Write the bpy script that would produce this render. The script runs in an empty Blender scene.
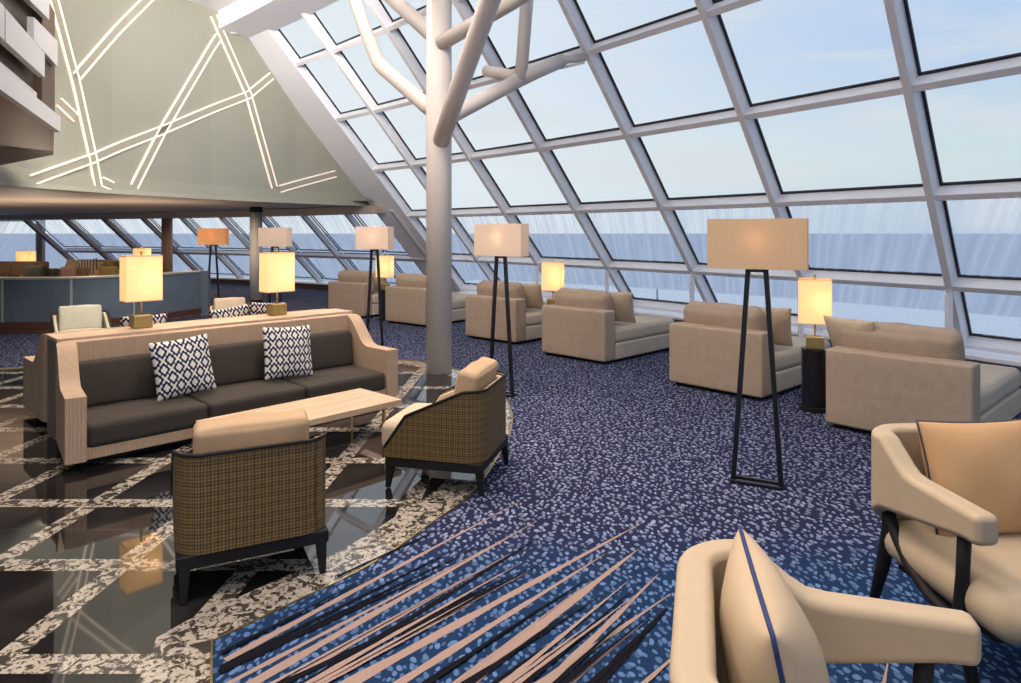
import bpy, bmesh, random
from math import *
from mathutils import Vector, Matrix
random.seed(7)
SC = bpy.context.scene
COL = SC.collection

# ------------------------------------------------------------------ materials
def mat(name):
    m = bpy.data.materials.new(name); m.use_nodes = True
    nt = m.node_tree
    return m, nt, nt.nodes, nt.links, nt.nodes['Principled BSDF']

def plain(name, col, rough=.6, metal=0., noise=0., scale=30., bump=0., spec=.4, sheen=0.):
    m, nt, N, L, B = mat(name)
    B.inputs['Base Color'].default_value = (*col, 1)
    B.inputs['Roughness'].default_value = rough
    B.inputs['Metallic'].default_value = metal
    B.inputs['Specular IOR Level'].default_value = spec
    if sheen: B.inputs['Sheen Weight'].default_value = sheen
    if noise or bump:
        tc = N.new('ShaderNodeTexCoord'); nz = N.new('ShaderNodeTexNoise')
        nz.inputs['Scale'].default_value = scale; nz.inputs['Detail'].default_value = 6
        L.new(tc.outputs['Object'], nz.inputs['Vector'])
        if noise:
            mx = N.new('ShaderNodeMix'); mx.data_type = 'RGBA'
            mx.inputs[6].default_value = (*[c*(1-noise) for c in col], 1)
            mx.inputs[7].default_value = (*[min(1, c*(1+noise)) for c in col], 1)
            L.new(nz.outputs['Fac'], mx.inputs[0]); L.new(mx.outputs[2], B.inputs['Base Color'])
        if bump:
            b = N.new('ShaderNodeBump'); b.inputs['Strength'].default_value = bump
            b.inputs['Distance'].default_value = .01
            L.new(nz.outputs['Fac'], b.inputs['Height']); L.new(b.outputs[0], B.inputs['Normal'])
    return m

def M_(N, L, op, a, b=None, c=None):
    n = N.new('ShaderNodeMath'); n.operation = op
    for i, v in enumerate((a, b, c)):
        if v is None: continue
        if isinstance(v, (int, float)): n.inputs[i].default_value = v
        else: L.new(v, n.inputs[i])
    return n.outputs[0]

def mixc(N, L, f, a, b):
    n = N.new('ShaderNodeMix'); n.data_type = 'RGBA'
    if isinstance(f, (int, float)): n.inputs[0].default_value = f
    else: L.new(f, n.inputs[0])
    for i, v in ((6, a), (7, b)):
        if isinstance(v, tuple): n.inputs[i].default_value = (*v, 1)
        else: L.new(v, n.inputs[i])
    return n.outputs[2]

def step(N, L, v, lo, hi):
    n = N.new('ShaderNodeMapRange'); n.inputs[1].default_value = lo; n.inputs[2].default_value = hi
    n.interpolation_type = 'SMOOTHSTEP'
    L.new(v, n.inputs[0]); return n.outputs[0]

def obj_xyz(N, L):
    tc = N.new('ShaderNodeTexCoord'); s = N.new('ShaderNodeSeparateXYZ')
    L.new(tc.outputs['Object'], s.inputs[0]); return tc.outputs['Object'], s.outputs

def weave(name, c1, c2, scale=90., rough=.9, stripes=None, bump=.25):
    """fine linen weave: crossing waves; optional long vertical rib pattern"""
    m, nt, N, L, B = mat(name)
    v, o = obj_xyz(N, L)
    nz = N.new('ShaderNodeTexNoise'); nz.inputs['Scale'].default_value = 9; nz.inputs['Detail'].default_value = 5
    L.new(v, nz.inputs['Vector'])
    def w(dirn, sc):
        t = N.new('ShaderNodeTexWave'); t.bands_direction = dirn; t.inputs['Scale'].default_value = sc
        t.inputs['Distortion'].default_value = 2.5; t.inputs['Detail'].default_value = 3
        L.new(v, t.inputs['Vector']); return t.outputs['Fac']
    a, b = w('X', scale), w('Z', scale)
    if stripes:
        cb = N.new('ShaderNodeCombineXYZ')
        L.new(M_(N, L, 'ADD', o[0], o[1]), cb.inputs[0]); L.new(M_(N, L, 'MULTIPLY', o[2], .12), cb.inputs[1])
        def w2(sc, di):
            t = N.new('ShaderNodeTexWave'); t.inputs['Scale'].default_value = sc; t.inputs['Distortion'].default_value = di
            t.inputs['Detail'].default_value = 4; t.inputs['Detail Scale'].default_value = 3
            L.new(cb.outputs[0], t.inputs['Vector']); return t.outputs['Fac']
        a = w2(stripes, 3.5); b = w2(stripes*2.7, 5)
    f = M_(N, L, 'MULTIPLY', M_(N, L, 'ADD', M_(N, L, 'ADD', a, b), nz.outputs['Fac']), .38)
    L.new(mixc(N, L, f, c1, c2), B.inputs['Base Color'])
    B.inputs['Roughness'].default_value = rough; B.inputs['Specular IOR Level'].default_value = .2
    bp = N.new('ShaderNodeBump'); bp.inputs['Strength'].default_value = bump; bp.inputs['Distance'].default_value = .004
    L.new(f, bp.inputs['Height']); L.new(bp.outputs[0], B.inputs['Normal'])
    return m

def wood(name, c1, c2, axis='X', rough=.4, sc=3.):
    m, nt, N, L, B = mat(name)
    v, o = obj_xyz(N, L)
    mp = N.new('ShaderNodeMapping')
    mp.inputs['Scale'].default_value = {'X': (1, 14, 14), 'Y': (14, 1, 14), 'Z': (14, 14, 1)}[axis]
    L.new(v, mp.inputs['Vector'])
    nz = N.new('ShaderNodeTexNoise'); nz.inputs['Scale'].default_value = sc; nz.inputs['Detail'].default_value = 8
    L.new(mp.outputs[0], nz.inputs['Vector'])
    L.new(mixc(N, L, step(N, L, nz.outputs['Fac'], .3, .7), c1, c2), B.inputs['Base Color'])
    B.inputs['Roughness'].default_value = rough
    return m

def stone_floor():
    m, nt, N, L, B = mat('polished_marble_floor')
    v, o = obj_xyz(N, L)
    X, Y = o[0], o[1]
    # two families of inlaid strips
    gx = M_(N, L, 'ADD', M_(N, L, 'MULTIPLY', Y, -.045), M_(N, L, 'ADD', X, 19.936 + 2.64))
    gx = M_(N, L, 'MULTIPLY', gx, 1/.623)
    fx = M_(N, L, 'ABSOLUTE', M_(N, L, 'SUBTRACT', M_(N, L, 'FRACT', gx), .5))
    gy = M_(N, L, 'MULTIPLY', M_(N, L, 'ADD', Y, 20.304 - 4.03), 1/.752)
    fy = M_(N, L, 'ABSOLUTE', M_(N, L, 'SUBTRACT', M_(N, L, 'FRACT', gy), .5))
    sx = M_(N, L, 'GREATER_THAN', fx, .5 - .052/.61)
    sy = M_(N, L, 'GREATER_THAN', fy, .5 - .058/.752)
    strip = M_(N, L, 'MAXIMUM', sx, sy)
    marb = marble_color(N, L, v)
    nz = N.new('ShaderNodeTexNoise'); nz.inputs['Scale'].default_value = 3; nz.inputs['Detail'].default_value = 7
    L.new(v, nz.inputs['Vector'])
    black = mixc(N, L, step(N, L, nz.outputs['Fac'], .35, .75), (.006, .006, .007), (.022, .02, .02))
    # thin tile joints
    jt = M_(N, L, 'ABSOLUTE', M_(N, L, 'SUBTRACT', M_(N, L, 'FRACT', M_(N, L, 'MULTIPLY', gy, .5)), .26))
    jm = M_(N, L, 'LESS_THAN', jt, .0018)
    black = mixc(N, L, jm, black, (.07, .06, .055))
    L.new(mixc(N, L, strip, black, marb), B.inputs['Base Color'])
    B.inputs['Roughness'].default_value = .035
    B.inputs['IOR'].default_value = 1.75
    return m

def marble_color(N, L, v):
    a = N.new('ShaderNodeTexNoise'); a.inputs['Scale'].default_value = 19; a.inputs['Detail'].default_value = 9
    a.inputs['Roughness'].default_value = .62; a.inputs['Distortion'].default_value = 1.1
    L.new(v, a.inputs['Vector'])
    b = N.new('ShaderNodeTexNoise'); b.inputs['Scale'].default_value = 48; b.inputs['Detail'].default_value = 4
    b.inputs['Distortion'].default_value = .6
    L.new(v, b.inputs['Vector'])
    big = step(N, L, a.outputs['Fac'], .45, .515)
    fine = step(N, L, b.outputs['Fac'], .36, .46)
    vein = step(N, L, M_(N, L, 'ABSOLUTE', M_(N, L, 'SUBTRACT', a.outputs['Fac'], .565)), .0, .012)
    f = M_(N, L, 'MULTIPLY', M_(N, L, 'MULTIPLY', big, fine), M_(N, L, 'MULTIPLY_ADD', vein, .6, .4))
    return mixc(N, L, f, (.042, .036, .031), (.37, .325, .27))

def carpet_mat():
    m, nt, N, L, B = mat('speckled_blue_carpet')
    v, o = obj_xyz(N, L)
    nz = N.new('ShaderNodeTexNoise'); nz.inputs['Scale'].default_value = 6; nz.inputs['Detail'].default_value = 2
    L.new(v, nz.inputs['Vector'])
    mx = N.new('ShaderNodeMix'); mx.data_type = 'VECTOR'; mx.inputs[0].default_value = .09
    L.new(v, mx.inputs[4]); L.new(nz.outputs['Color'], mx.inputs[5])
    mp = N.new('ShaderNodeMapping'); mp.inputs['Rotation'].default_value = (0, 0, .7)
    mp.inputs['Scale'].default_value = (1, .58, 1)
    L.new(mx.outputs[1], mp.inputs['Vector'])
    vo = N.new('ShaderNodeTexVoronoi'); vo.inputs['Scale'].default_value = 37
    vo.voronoi_dimensions = '2D'
    vo.inputs['Randomness'].default_value = .85
    L.new(mp.outputs[0], vo.inputs['Vector'])
    sep = N.new('ShaderNodeSeparateColor'); L.new(vo.outputs['Color'], sep.inputs[0])
    thr = M_(N, L, 'MULTIPLY_ADD', sep.outputs[0], .20, .20)
    dots = step(N, L, M_(N, L, 'SUBTRACT', vo.outputs['Distance'], thr), .05, -.05)
    # the teal zone around the long streaks
    dx = M_(N, L, 'MULTIPLY', M_(N, L, 'ADD', X_(o, 0), M_(N, L, 'MULTIPLY', X_(o, 1), -.62)), 1.)
    zone = step(N, L, M_(N, L, 'ADD', X_(o, 1), M_(N, L, 'MULTIPLY', nz.outputs['Fac'], .7)), 4.15, 3.3)
    base = mixc(N, L, zone, (.016, .018, .045), (.010, .026, .068))
    dot = mixc(N, L, zone, (.27, .30, .43), (.11, .19, .37))
    dot = mixc(N, L, M_(N, L, 'MULTIPLY', sep.outputs[1], .6), dot, base)
    big = N.new('ShaderNodeTexNoise'); big.inputs['Scale'].default_value = 2.2; L.new(v, big.inputs['Vector'])
    dot = mixc(N, L, M_(N, L, 'MULTIPLY', big.outputs['Fac'], .45), dot, base)
    L.new(mixc(N, L, dots, base, dot), B.inputs['Base Color'])
    B.inputs['Roughness'].default_value = 1; B.inputs['Specular IOR Level'].default_value = .05
    fz = N.new('ShaderNodeTexNoise'); fz.inputs['Scale'].default_value = 220; L.new(v, fz.inputs['Vector'])
    bp = N.new('ShaderNodeBump'); bp.inputs['Strength'].default_value = .35; bp.inputs['Distance'].default_value = .004
    L.new(fz.outputs['Fac'], bp.inputs['Height']); L.new(bp.outputs[0], B.inputs['Normal'])
    return m
def X_(o, i): return o[i]

def wicker_mat():
    m, nt, N, L, B = mat('woven_rush_wicker')
    v, o = obj_xyz(N, L)
    def w(sock, f, ph):
        nz = N.new('ShaderNodeTexNoise'); nz.inputs['Scale'].default_value = 7; nz.inputs['Detail'].default_value = 4
        L.new(v, nz.inputs['Vector'])
        a = M_(N, L, 'MULTIPLY_ADD', sock, f, M_(N, L, 'MULTIPLY_ADD', nz.outputs['Fac'], 2.4, ph))
        return M_(N, L, 'MULTIPLY_ADD', M_(N, L, 'SINE', a), .5, .5)
    xy = M_(N, L, 'ADD', o[0], o[1])
    a, b = w(xy, 420, 0), w(o[2], 420, 1.3)
    c, d = w(xy, 171, 2), w(o[2], 143, .4)
    f = M_(N, L, 'ADD', M_(N, L, 'MULTIPLY', a, b), M_(N, L, 'MULTIPLY', M_(N, L, 'ADD', c, d), .2))
    L.new(mixc(N, L, step(N, L, f, -.1, 1.1), (.040, .026, .011), (.20, .13, .05)), B.inputs['Base Color'])
    B.inputs['Roughness'].default_value = .55; B.inputs['Specular IOR Level'].default_value = .3
    bp = N.new('ShaderNodeBump'); bp.inputs['Strength'].default_value = .4; bp.inputs['Distance'].default_value = .003
    L.new(f, bp.inputs['Height']); L.new(bp.outputs[0], B.inputs['Normal'])
    return m

def damask_mat():
    m, nt, N, L, B = mat('navy_and_white_damask')
    v, o = obj_xyz(N, L)
    u = M_(N, L, 'MULTIPLY', o[0], 2*pi/.105); w = M_(N, L, 'MULTIPLY', o[1], 2*pi/.14)
    S = lambda x: M_(N, L, 'SINE', x)
    C = lambda x: M_(N, L, 'COSINE', x)
    a = M_(N, L, 'MULTIPLY', C(u), C(w))
    a2 = C(M_(N, L, 'MULTIPLY', u, 2)); b2 = C(M_(N, L, 'MULTIPLY', w, 2))
    c3 = M_(N, L, 'MULTIPLY', C(M_(N, L, 'MULTIPLY', u, 3)), C(M_(N, L, 'MULTIPLY', w, 3)))
    f = M_(N, L, 'ADD', M_(N, L, 'MULTIPLY', M_(N, L, 'ABSOLUTE', a), 1.0), M_(N, L, 'ADD', M_(N, L, 'MULTIPLY', c3, .75), M_(N, L, 'MULTIPLY', M_(N, L, 'MULTIPLY', a2, b2), .35)))
    L.new(mixc(N, L, step(N, L, f, .34, .44), (.010, .016, .06), (.56, .53, .47)), B.inputs['Base Color'])
    B.inputs['Roughness'].default_value = .9; B.inputs['Specular IOR Level'].default_value = .1
    return m

def shade_mat(name, col, emit, ecol=None, trans=.5):
    m, nt, N, L, B = mat(name)
    out = N['Material Output']; N.remove(B)
    v, o = obj_xyz(N, L)
    wv = N.new('ShaderNodeTexNoise'); wv.inputs['Scale'].default_value = 120; L.new(v, wv.inputs['Vector'])
    c = mixc(N, L, wv.outputs['Fac'], tuple(x*.9 for x in col), tuple(min(1, x*1.08) for x in col))
    d = N.new('ShaderNodeBsdfDiffuse'); t = N.new('ShaderNodeBsdfTranslucent')
    L.new(c, d.inputs[0]); L.new(c, t.inputs[0])
    mx = N.new('ShaderNodeMixShader'); mx.inputs[0].default_value = trans
    L.new(d.outputs[0], mx.inputs[1]); L.new(t.outputs[0], mx.inputs[2])
    e = N.new('ShaderNodeEmission'); e.inputs[0].default_value = (*(ecol or col), 1); e.inputs[1].default_value = emit
    ad = N.new('ShaderNodeAddShader'); L.new(mx.outputs[0], ad.inputs[0]); L.new(e.outputs[0], ad.inputs[1])
    L.new(ad.outputs[0], out.inputs[0])
    return m

def emis(name, col, s):
    m, nt, N, L, B = mat(name)
    B.inputs['Base Color'].default_value = (*col, 1)
    B.inputs['Emission Color'].default_value = (*col, 1); B.inputs['Emission Strength'].default_value = s
    return m

def glass_mat(name, streak):
    m, nt, N, L, B = mat(name)
    out = N['Material Output']; N.remove(B)
    t = N.new('ShaderNodeBsdfTransparent'); t.inputs[0].default_value = (.97, .985, .99, 1)
    g = N.new('ShaderNodeBsdfGlossy'); g.inputs['Roughness'].default_value = .02
    fr = N.new('ShaderNodeFresnel'); fr.inputs[0].default_value = 1.05
    mx = N.new('ShaderNodeMixShader'); L.new(fr.outputs[0], mx.inputs[0])
    L.new(t.outputs[0], mx.inputs[1]); L.new(g.outputs[0], mx.inputs[2])
    last = mx.outputs[0]
    if streak:
        tc = N.new('ShaderNodeTexCoord'); dp = N.new('ShaderNodeVectorMath'); dp.operation = 'DOT_PRODUCT'
        dp.inputs[1].default_value = (cos(-.745), sin(-.745), 0)
        L.new(tc.outputs['Object'], dp.inputs[0])
        sz = N.new('ShaderNodeSeparateXYZ'); L.new(tc.outputs['Object'], sz.inputs[0])
        cb = N.new('ShaderNodeCombineXYZ'); L.new(M_(N, L, 'MULTIPLY', M_(N, L, 'MULTIPLY_ADD', sz.outputs[2], -.45, dp.outputs['Value']), 9), cb.inputs[0])
        L.new(M_(N, L, 'MULTIPLY', sz.outputs[2], .5), cb.inputs[1])
        nz = N.new('ShaderNodeTexNoise'); nz.inputs['Scale'].default_value = 1; nz.inputs['Detail'].default_value = 3
        L.new(cb.outputs[0], nz.inputs['Vector'])
        d = N.new('ShaderNodeBsdfTranslucent'); d.inputs[0].default_value = (.86, .88, .93, 1)
        m2 = N.new('ShaderNodeMixShader')
        L.new(M_(N, L, 'MULTIPLY', step(N, L, nz.outputs['Fac'], .36, .70), .36), m2.inputs[0])
        L.new(last, m2.inputs[1]); L.new(d.outputs[0], m2.inputs[2]); last = m2.outputs[0]
    L.new(last, out.inputs[0])
    return m

WHITE = plain('white_painted_steel', (.88, .87, .90), .4)
COLPAINT = plain('cream_white_column_paint', (.62, .57, .54), .45)
GASKET = plain('black_glazing_gasket', (.012, .013, .02), .5)
GREYWALL = plain('grey_green_wall_panel', (.33, .33, .27), .7, noise=.04, scale=2)
CEIL = plain('lavender_white_ceiling', (.88, .88, .93), .7)
SOFFIT = wood('taupe_lacquered_soffit', (.26, .20, .16), (.40, .32, .26), 'X', .6, .4)
HEADER = plain('taupe_header_beam', (.46, .38, .31), .5)
BROWN = plain('dark_brown_wood', (.055, .032, .02), .45, noise=.2, scale=8)
REDBROWN = plain('red_brown_plinth_wood', (.085, .032, .018), .35, noise=.2, scale=8)
BALC_UNDER = plain('brown_soffit_panel', (.20, .11, .08), .45, noise=.12, scale=2)
BALC_FASCIA = plain('grey_white_fascia', (.42, .43, .45), .5)
BALC_PANEL = plain('pale_grey_panel', (.38, .38, .40), .45)
FLOOR = stone_floor()
CARPET = carpet_mat()
PINK = plain('pink_beige_carpet_yarn', (.27, .19, .16), 1, noise=.15, scale=160, bump=.3, spec=.05)
BLACKYARN = plain('black_carpet_yarn', (.007, .007, .010), 1, noise=.3, scale=160, bump=.3, spec=.05)
BRASS = plain('brushed_brass', (.55, .40, .16), .35, metal=1.)
BRASSD = plain('aged_brass_block', (.36, .27, .11), .42, metal=.7, noise=.15, scale=20)
TAN_TOP = wood('pale_oak_veneer', (.40, .275, .17), (.53, .385, .26), 'X', .38)
CONSOLE = wood('walnut_console', (.42, .28, .18), (.56, .40, .28), 'X', .4)
CONSIDE = wood('dark_walnut_side', (.10, .065, .042), (.17, .11, .075), 'Z', .5)
SOFA_FAB = weave('ribbed_beige_linen', (.27, .175, .115), (.44, .32, .225), 60, stripes=16, bump=.3)
SOFA_CUSH = plain('dark_taupe_cushion_cloth', (.042, .035, .030), .9, noise=.15, scale=60, bump=.2, spec=.15)
CHAISE = plain('beige_bouclé_upholstery'.replace('é', 'e'), (.36, .275, .21), .95, noise=.18, scale=14, bump=.2, spec=.1)
CHAISE_SEAT = plain('pale_sand_upholstery', (.47, .40, .32), .95, noise=.12, scale=10, bump=.2, spec=.1)
PILLOWTAN = plain('tan_cushion_cloth', (.40, .275, .17), .9, noise=.15, scale=12, bump=.15, spec=.1)
PILLOWBEIGE = plain('beige_cushion_cloth', (.47, .37, .27), .9, noise=.12, scale=12, bump=.2, spec=.15)
LEATHER = plain('cream_upholstery', (.42, .325, .22), .62, noise=.05, scale=20, bump=.06, spec=.3)
ORANGE = plain('camel_cushion_cloth', (.48, .285, .14), .75, noise=.1, scale=5, bump=.08, spec=.25)
CREAMP = plain('cream_satin_cushion_cloth', (.45, .34, .225), .6, noise=.1, scale=6, bump=.08, spec=.3)
NAVY = plain('navy_piping_cord', (.015, .03, .11), .7)
DKPIPE = plain('charcoal_piping_cord', (.05, .05, .07), .7)
DARKWOOD = plain('blackened_wood', (.010, .009, .010), .6, spec=.2)
BLACK = plain('black_powder_coated_steel', (.008, .008, .012), .3)
WICKER = wicker_mat()
DAMASK = damask_mat()
BLUEPANEL = plain('slate_blue_leather_panel', (.105, .135, .17), .5, noise=.35, scale=2.5, bump=.1)
SEAM = plain('pale_metal_seam', (.40, .40, .36), .4, metal=.3)
PALEGREEN = plain('pale_sage_cushion_cloth', (.45, .43, .33), .9, noise=.1, scale=10)
LIT = shade_mat('lit_linen_shade', (.72, .60, .42), .46, (1, .66, .32), .5)
LIT_LOW = shade_mat('softly_lit_linen_shade', (.66, .49, .33), .10, (1, .66, .36), .35)
LIT_ORANGE = shade_mat('orange_lit_shade', (.70, .42, .22), .14, (1, .5, .2), .4)
PALE_SHADE = shade_mat('pale_glowing_shade', (.74, .63, .54), .09, (1, .7, .5), .4)  # emission puts a faint glow into this shade
LED = emis('warm_led_strip', (1, .86, .72), .34)
LEDCH = plain('led_channel_grey', (.36, .345, .28), .6)
DOWN = emis('downlight_lens', (1, .85, .62), 14)
GLASS = glass_mat('clear_glass', False)
GLASS_S = glass_mat('rain_streaked_glass', True)
DECKM = plain('pale_outdoor_deck', (.80, .82, .86), .7, noise=.06, scale=.6)

def sea_mat():
    m, nt, N, L, B = mat('hazy_blue_sea')
    v, o = obj_xyz(N, L)
    mp = N.new('ShaderNodeMapping'); mp.inputs['Scale'].default_value = (.012, .06, 1)
    L.new(v, mp.inputs['Vector'])
    nz = N.new('ShaderNodeTexNoise'); nz.inputs['Scale'].default_value = 1.4; nz.inputs['Detail'].default_value = 8
    L.new(mp.outputs[0], nz.inputs['Vector'])
    L.new(mixc(N, L, nz.outputs['Fac'], (.44, .48, .58), (.57, .60, .68)), B.inputs['Base Color'])
    B.inputs['Roughness'].default_value = .8; B.inputs['Specular IOR Level'].default_value = .1
    return m
SEA = sea_mat()

# ------------------------------------------------------------------ mesh helpers
def mesh_obj(name, bm, m, parent=None, smooth=False, bevel=0, seg=2, subsurf=0):
    me = bpy.data.meshes.new(name)
    bmesh.ops.recalc_face_normals(bm, faces=bm.faces)
    bm.to_mesh(me); bm.free()
    ms = m if isinstance(m, (list, tuple)) else [m]
    for x in ms: me.materials.append(x)
    o = bpy.data.objects.new(name, me); COL.objects.link(o)
    if parent is not None: o.parent = parent
    if smooth or bevel or subsurf:
        for p in me.polygons: p.use_smooth = True
    if bevel:
        b = o.modifiers.new('bevel', 'BEVEL'); b.width = bevel; b.segments = seg; b.limit_method = 'ANGLE'
        b.angle_limit = radians(35); b.harden_normals = True
    if subsurf:
        s = o.modifiers.new('subsurf', 'SUBSURF'); s.levels = subsurf; s.render_levels = subsurf
    return o

def addbox(bm, c, s, rz=0, rx=0, ry=0):
    r = bmesh.ops.create_cube(bm, size=1)
    M = Matrix.Translation(c) @ Matrix.Rotation(rz, 4, 'Z') @ Matrix.Rotation(ry, 4, 'Y') @ Matrix.Rotation(rx, 4, 'X') @ Matrix.Diagonal((*s, 1))
    bmesh.ops.transform(bm, matrix=M, verts=r['verts'])
    return r['verts']

def addhex(bm, p):
    """8 points: bottom 4 (ccw) then top 4"""
    v = [bm.verts.new(q) for q in p]
    for f in ((0, 3, 2, 1), (4, 5, 6, 7), (0, 1, 5, 4), (1, 2, 6, 5), (2, 3, 7, 6), (3, 0, 4, 7)):
        bm.faces.new([v[i] for i in f])

def addbeam(bm, a, b, w, h, up=Vector((0, 0, 1)), w2=None, h2=None):
    """rectangular bar from a to b; w sideways, h along up"""
    a, b = Vector(a), Vector(b); d = (b-a).normalized()
    side = d.cross(up).normalized(); u = side.cross(d).normalized()
    w2 = w2 or w; h2 = h2 or h
    P = []
    for q, ww, hh in ((a, w, h), (b, w2, h2)):
        P.append([q+side*ww/2-u*hh/2, q-side*ww/2-u*hh/2, q-side*ww/2+u*hh/2, q+side*ww/2+u*hh/2])
    addhex(bm, P[0]+P[1])

def addtube(bm, pts, r, n=16, caps=True):
    pts = [Vector(p) for p in pts]
    rs = r if isinstance(r, (list, tuple)) else [r]*len(pts)
    rings = []; prev = None
    for i, p in enumerate(pts):
        if i == 0: d = pts[1]-pts[0]
        elif i == len(pts)-1: d = pts[-1]-pts[-2]
        else: d = (pts[i+1]-p).normalized()+(p-pts[i-1]).normalized()
        d.normalize()
        ref = prev if prev is not None else (Vector((0, 0, 1)) if abs(d.z) < .9 else Vector((1, 0, 0)))
        x = d.cross(ref).normalized(); y = x.cross(d).normalized(); prev = y
        rings.append([bm.verts.new(p + (x*cos(2*pi*k/n)+y*sin(2*pi*k/n))*rs[i]) for k in range(n)])
    for A, B in zip(rings, rings[1:]):
        for k in range(n): bm.faces.new((A[k], A[(k+1) % n], B[(k+1) % n], B[k]))
    if caps:
        bm.faces.new(rings[0][::-1]); bm.faces.new(rings[-1])

def addlathe(bm, prof, n=32, c=(0, 0, 0)):
    rings = [[bm.verts.new((c[0]+r*cos(2*pi*k/n), c[1]+r*sin(2*pi*k/n), c[2]+z)) for k in range(n)] for r, z in prof]
    for A, B in zip(rings, rings[1:]):
        for k in range(n): bm.faces.new((A[k], A[(k+1) % n], B[(k+1) % n], B[k]))
    bm.faces.new(rings[0][::-1]); bm.faces.new(rings[-1])

def addpuff(bm, c, s, r=.04, puff=(0, 0, .02), M=None, n=12, wr=0.):
    """rounded, slightly swollen upholstery block"""
    hx, hy, hz = s[0]/2, s[1]/2, s[2]/2
    r = min(r, hx*.98, hy*.98, hz*.98)
    def axis(h):
        e = [-1, -1+.3*r/h, -1+.65*r/h, -1+r/h]
        m_ = max(2, n-6)
        mid = [(-1+r/h)+(2-2*r/h)*i/m_ for i in range(1, m_)]
        return e+mid+[1-r/h, 1-.65*r/h, 1-.3*r/h, 1]
    ax, ay, az = axis(hx), axis(hy), axis(hz)
    cache = {}
    M = M or Matrix.Identity(4)
    def V(i, j, k):
        key = (i, j, k)
        if key not in cache:
            u, v, w = ax[i], ay[j], az[k]
            p = Vector((u*hx, v*hy, w*hz))
            q = Vector((max(-hx+r, min(hx-r, p.x)), max(-hy+r, min(hy-r, p.y)), max(-hz+r, min(hz-r, p.z))))
            d = p-q
            if d.length > 1e-9: p = q+d.normalized()*r
            p.x += puff[0]*u*max(0, 1-v*v)*max(0, 1-w*w)
            p.y += puff[1]*v*max(0, 1-u*u)*max(0, 1-w*w)
            p.z += puff[2]*w*(max(0, 1-u*u)*max(0, 1-v*v))**.5
            if wr: p += Vector((sin(p.y*23+p.z*9), sin(p.x*19+p.z*14), sin(p.x*17+p.y*21)))*wr
            p = M @ (p+Vector(c)) if M else p+Vector(c)
            cache[key] = bm.verts.new(p)
        return cache[key]
    nx, ny, nz = len(ax)-1, len(ay)-1, len(az)-1
    for i in range(nx):
        for j in range(ny):
            for k in (0, nz): bm.faces.new((V(i, j, k), V(i+1, j, k), V(i+1, j+1, k), V(i, j+1, k)))
    for i in range(nx):
        for k in range(nz):
            for j in (0, ny): bm.faces.new((V(i, j, k), V(i+1, j, k), V(i+1, j, k+1), V(i, j, k+1)))
    for j in range(ny):
        for k in range(nz):
            for i in (0, nx): bm.faces.new((V(i, j, k), V(i, j+1, k), V(i, j+1, k+1), V(i, j, k+1)))

def puff(name, m, parent, c, s, r=.04, pf=(0, 0, .02), M=None, wr=0.):
    bm = bmesh.new(); addpuff(bm, c, s, r, pf, M, wr=wr)
    return mesh_obj(name, bm, m, parent, smooth=True)

def pillow_outline(u, v, w, h):
    k = .055
    return Vector((u*w/2*(1-k*(1-v*v)), v*h/2*(1-k*(1-u*u)), 0))

def pillow(name, m, w, h, t, M, parent=None, piping=None, seed=0, label=None, cat=None, group=None):
    """scatter cushion: two swollen faces meeting in a seam with pointed corners. local z is its thickness"""
    n = 18; bm = bmesh.new(); g = {}
    for side in (1, -1):
        for i in range(n+1):
            for j in range(n+1):
                u, v = -cos(pi*i/n), -cos(pi*j/n)
                edge = i in (0, n) or j in (0, n)
                p = pillow_outline(u, v, w, h)
                z = 0 if edge else side*t/2*((1-u**2)*(1-v**2))**.42
                z += 0 if edge else .006*sin(u*5+seed)*sin(v*4+seed*2)*(1-abs(u*v))
                if edge and side == -1: g[(side, i, j)] = g[(1, i, j)]
                else: g[(side, i, j)] = bm.verts.new(p+Vector((0, 0, z)))
        for i in range(n):
            for j in range(n):
                bm.faces.new((g[(side, i, j)], g[(side, i+1, j)], g[(side, i+1, j+1)], g[(side, i, j+1)]))
    o = mesh_obj(name, bm, m, parent, smooth=True)
    o.matrix_local = M
    if piping:
        bm = bmesh.new(); ring = []
        for a, b in (((-1, -1), (1, -1)), ((1, -1), (1, 1)), ((1, 1), (-1, 1)), ((-1, 1), (-1, -1))):
            for q in range(12):
                f = q/12; ring.append(pillow_outline(a[0]+(b[0]-a[0])*f, a[1]+(b[1]-a[1])*f, w, h))
        ring.append(ring[0].copy())
        addtube(bm, ring, .0055, 6)
        mesh_obj('piping', bm, piping, o, smooth=True)['label'] = 'dark cord piping round the cushion seam'
    if label: tag(o, label, cat, group)
    return o

def sweep(name, m, parent, path, t, bevel=.02, z0=None, seg=3, closed_caps=True):
    """upholstered shell: path = [(x,y,zlo,zhi)] along the OUTER line, thickness t to the left of travel"""
    bm = bmesh.new(); rings = []
    P = [Vector((p[0], p[1])) for p in path]
    for i, p in enumerate(path):
        if i == 0: d = P[1]-P[0]
        elif i == len(P)-1: d = P[-1]-P[-2]
        else: d = (P[i+1]-P[i]).normalized()+(P[i]-P[i-1]).normalized()
        d.normalize(); nrm = Vector((-d.y, d.x))
        tt = t[i] if isinstance(t, list) else t
        q = P[i]+nrm*tt
        rings.append([bm.verts.new((P[i].x, P[i].y, p[2])), bm.verts.new((P[i].x, P[i].y, p[3])),
                      bm.verts.new((q.x, q.y, p[3])), bm.verts.new((q.x, q.y, p[2]))])
    for A, B in zip(rings, rings[1:]):
        for k in range(4): bm.faces.new((A[k], A[(k+1) % 4], B[(k+1) % 4], B[k]))
    bm.faces.new(rings[0][::-1]); bm.faces.new(rings[-1])
    return mesh_obj(name, bm, m, parent, bevel=bevel, seg=seg)

def tag(o, label, cat, group=None):
    if label: o['label'] = label
    if cat: o['category'] = cat
    if group: o['group'] = group
    return o

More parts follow.
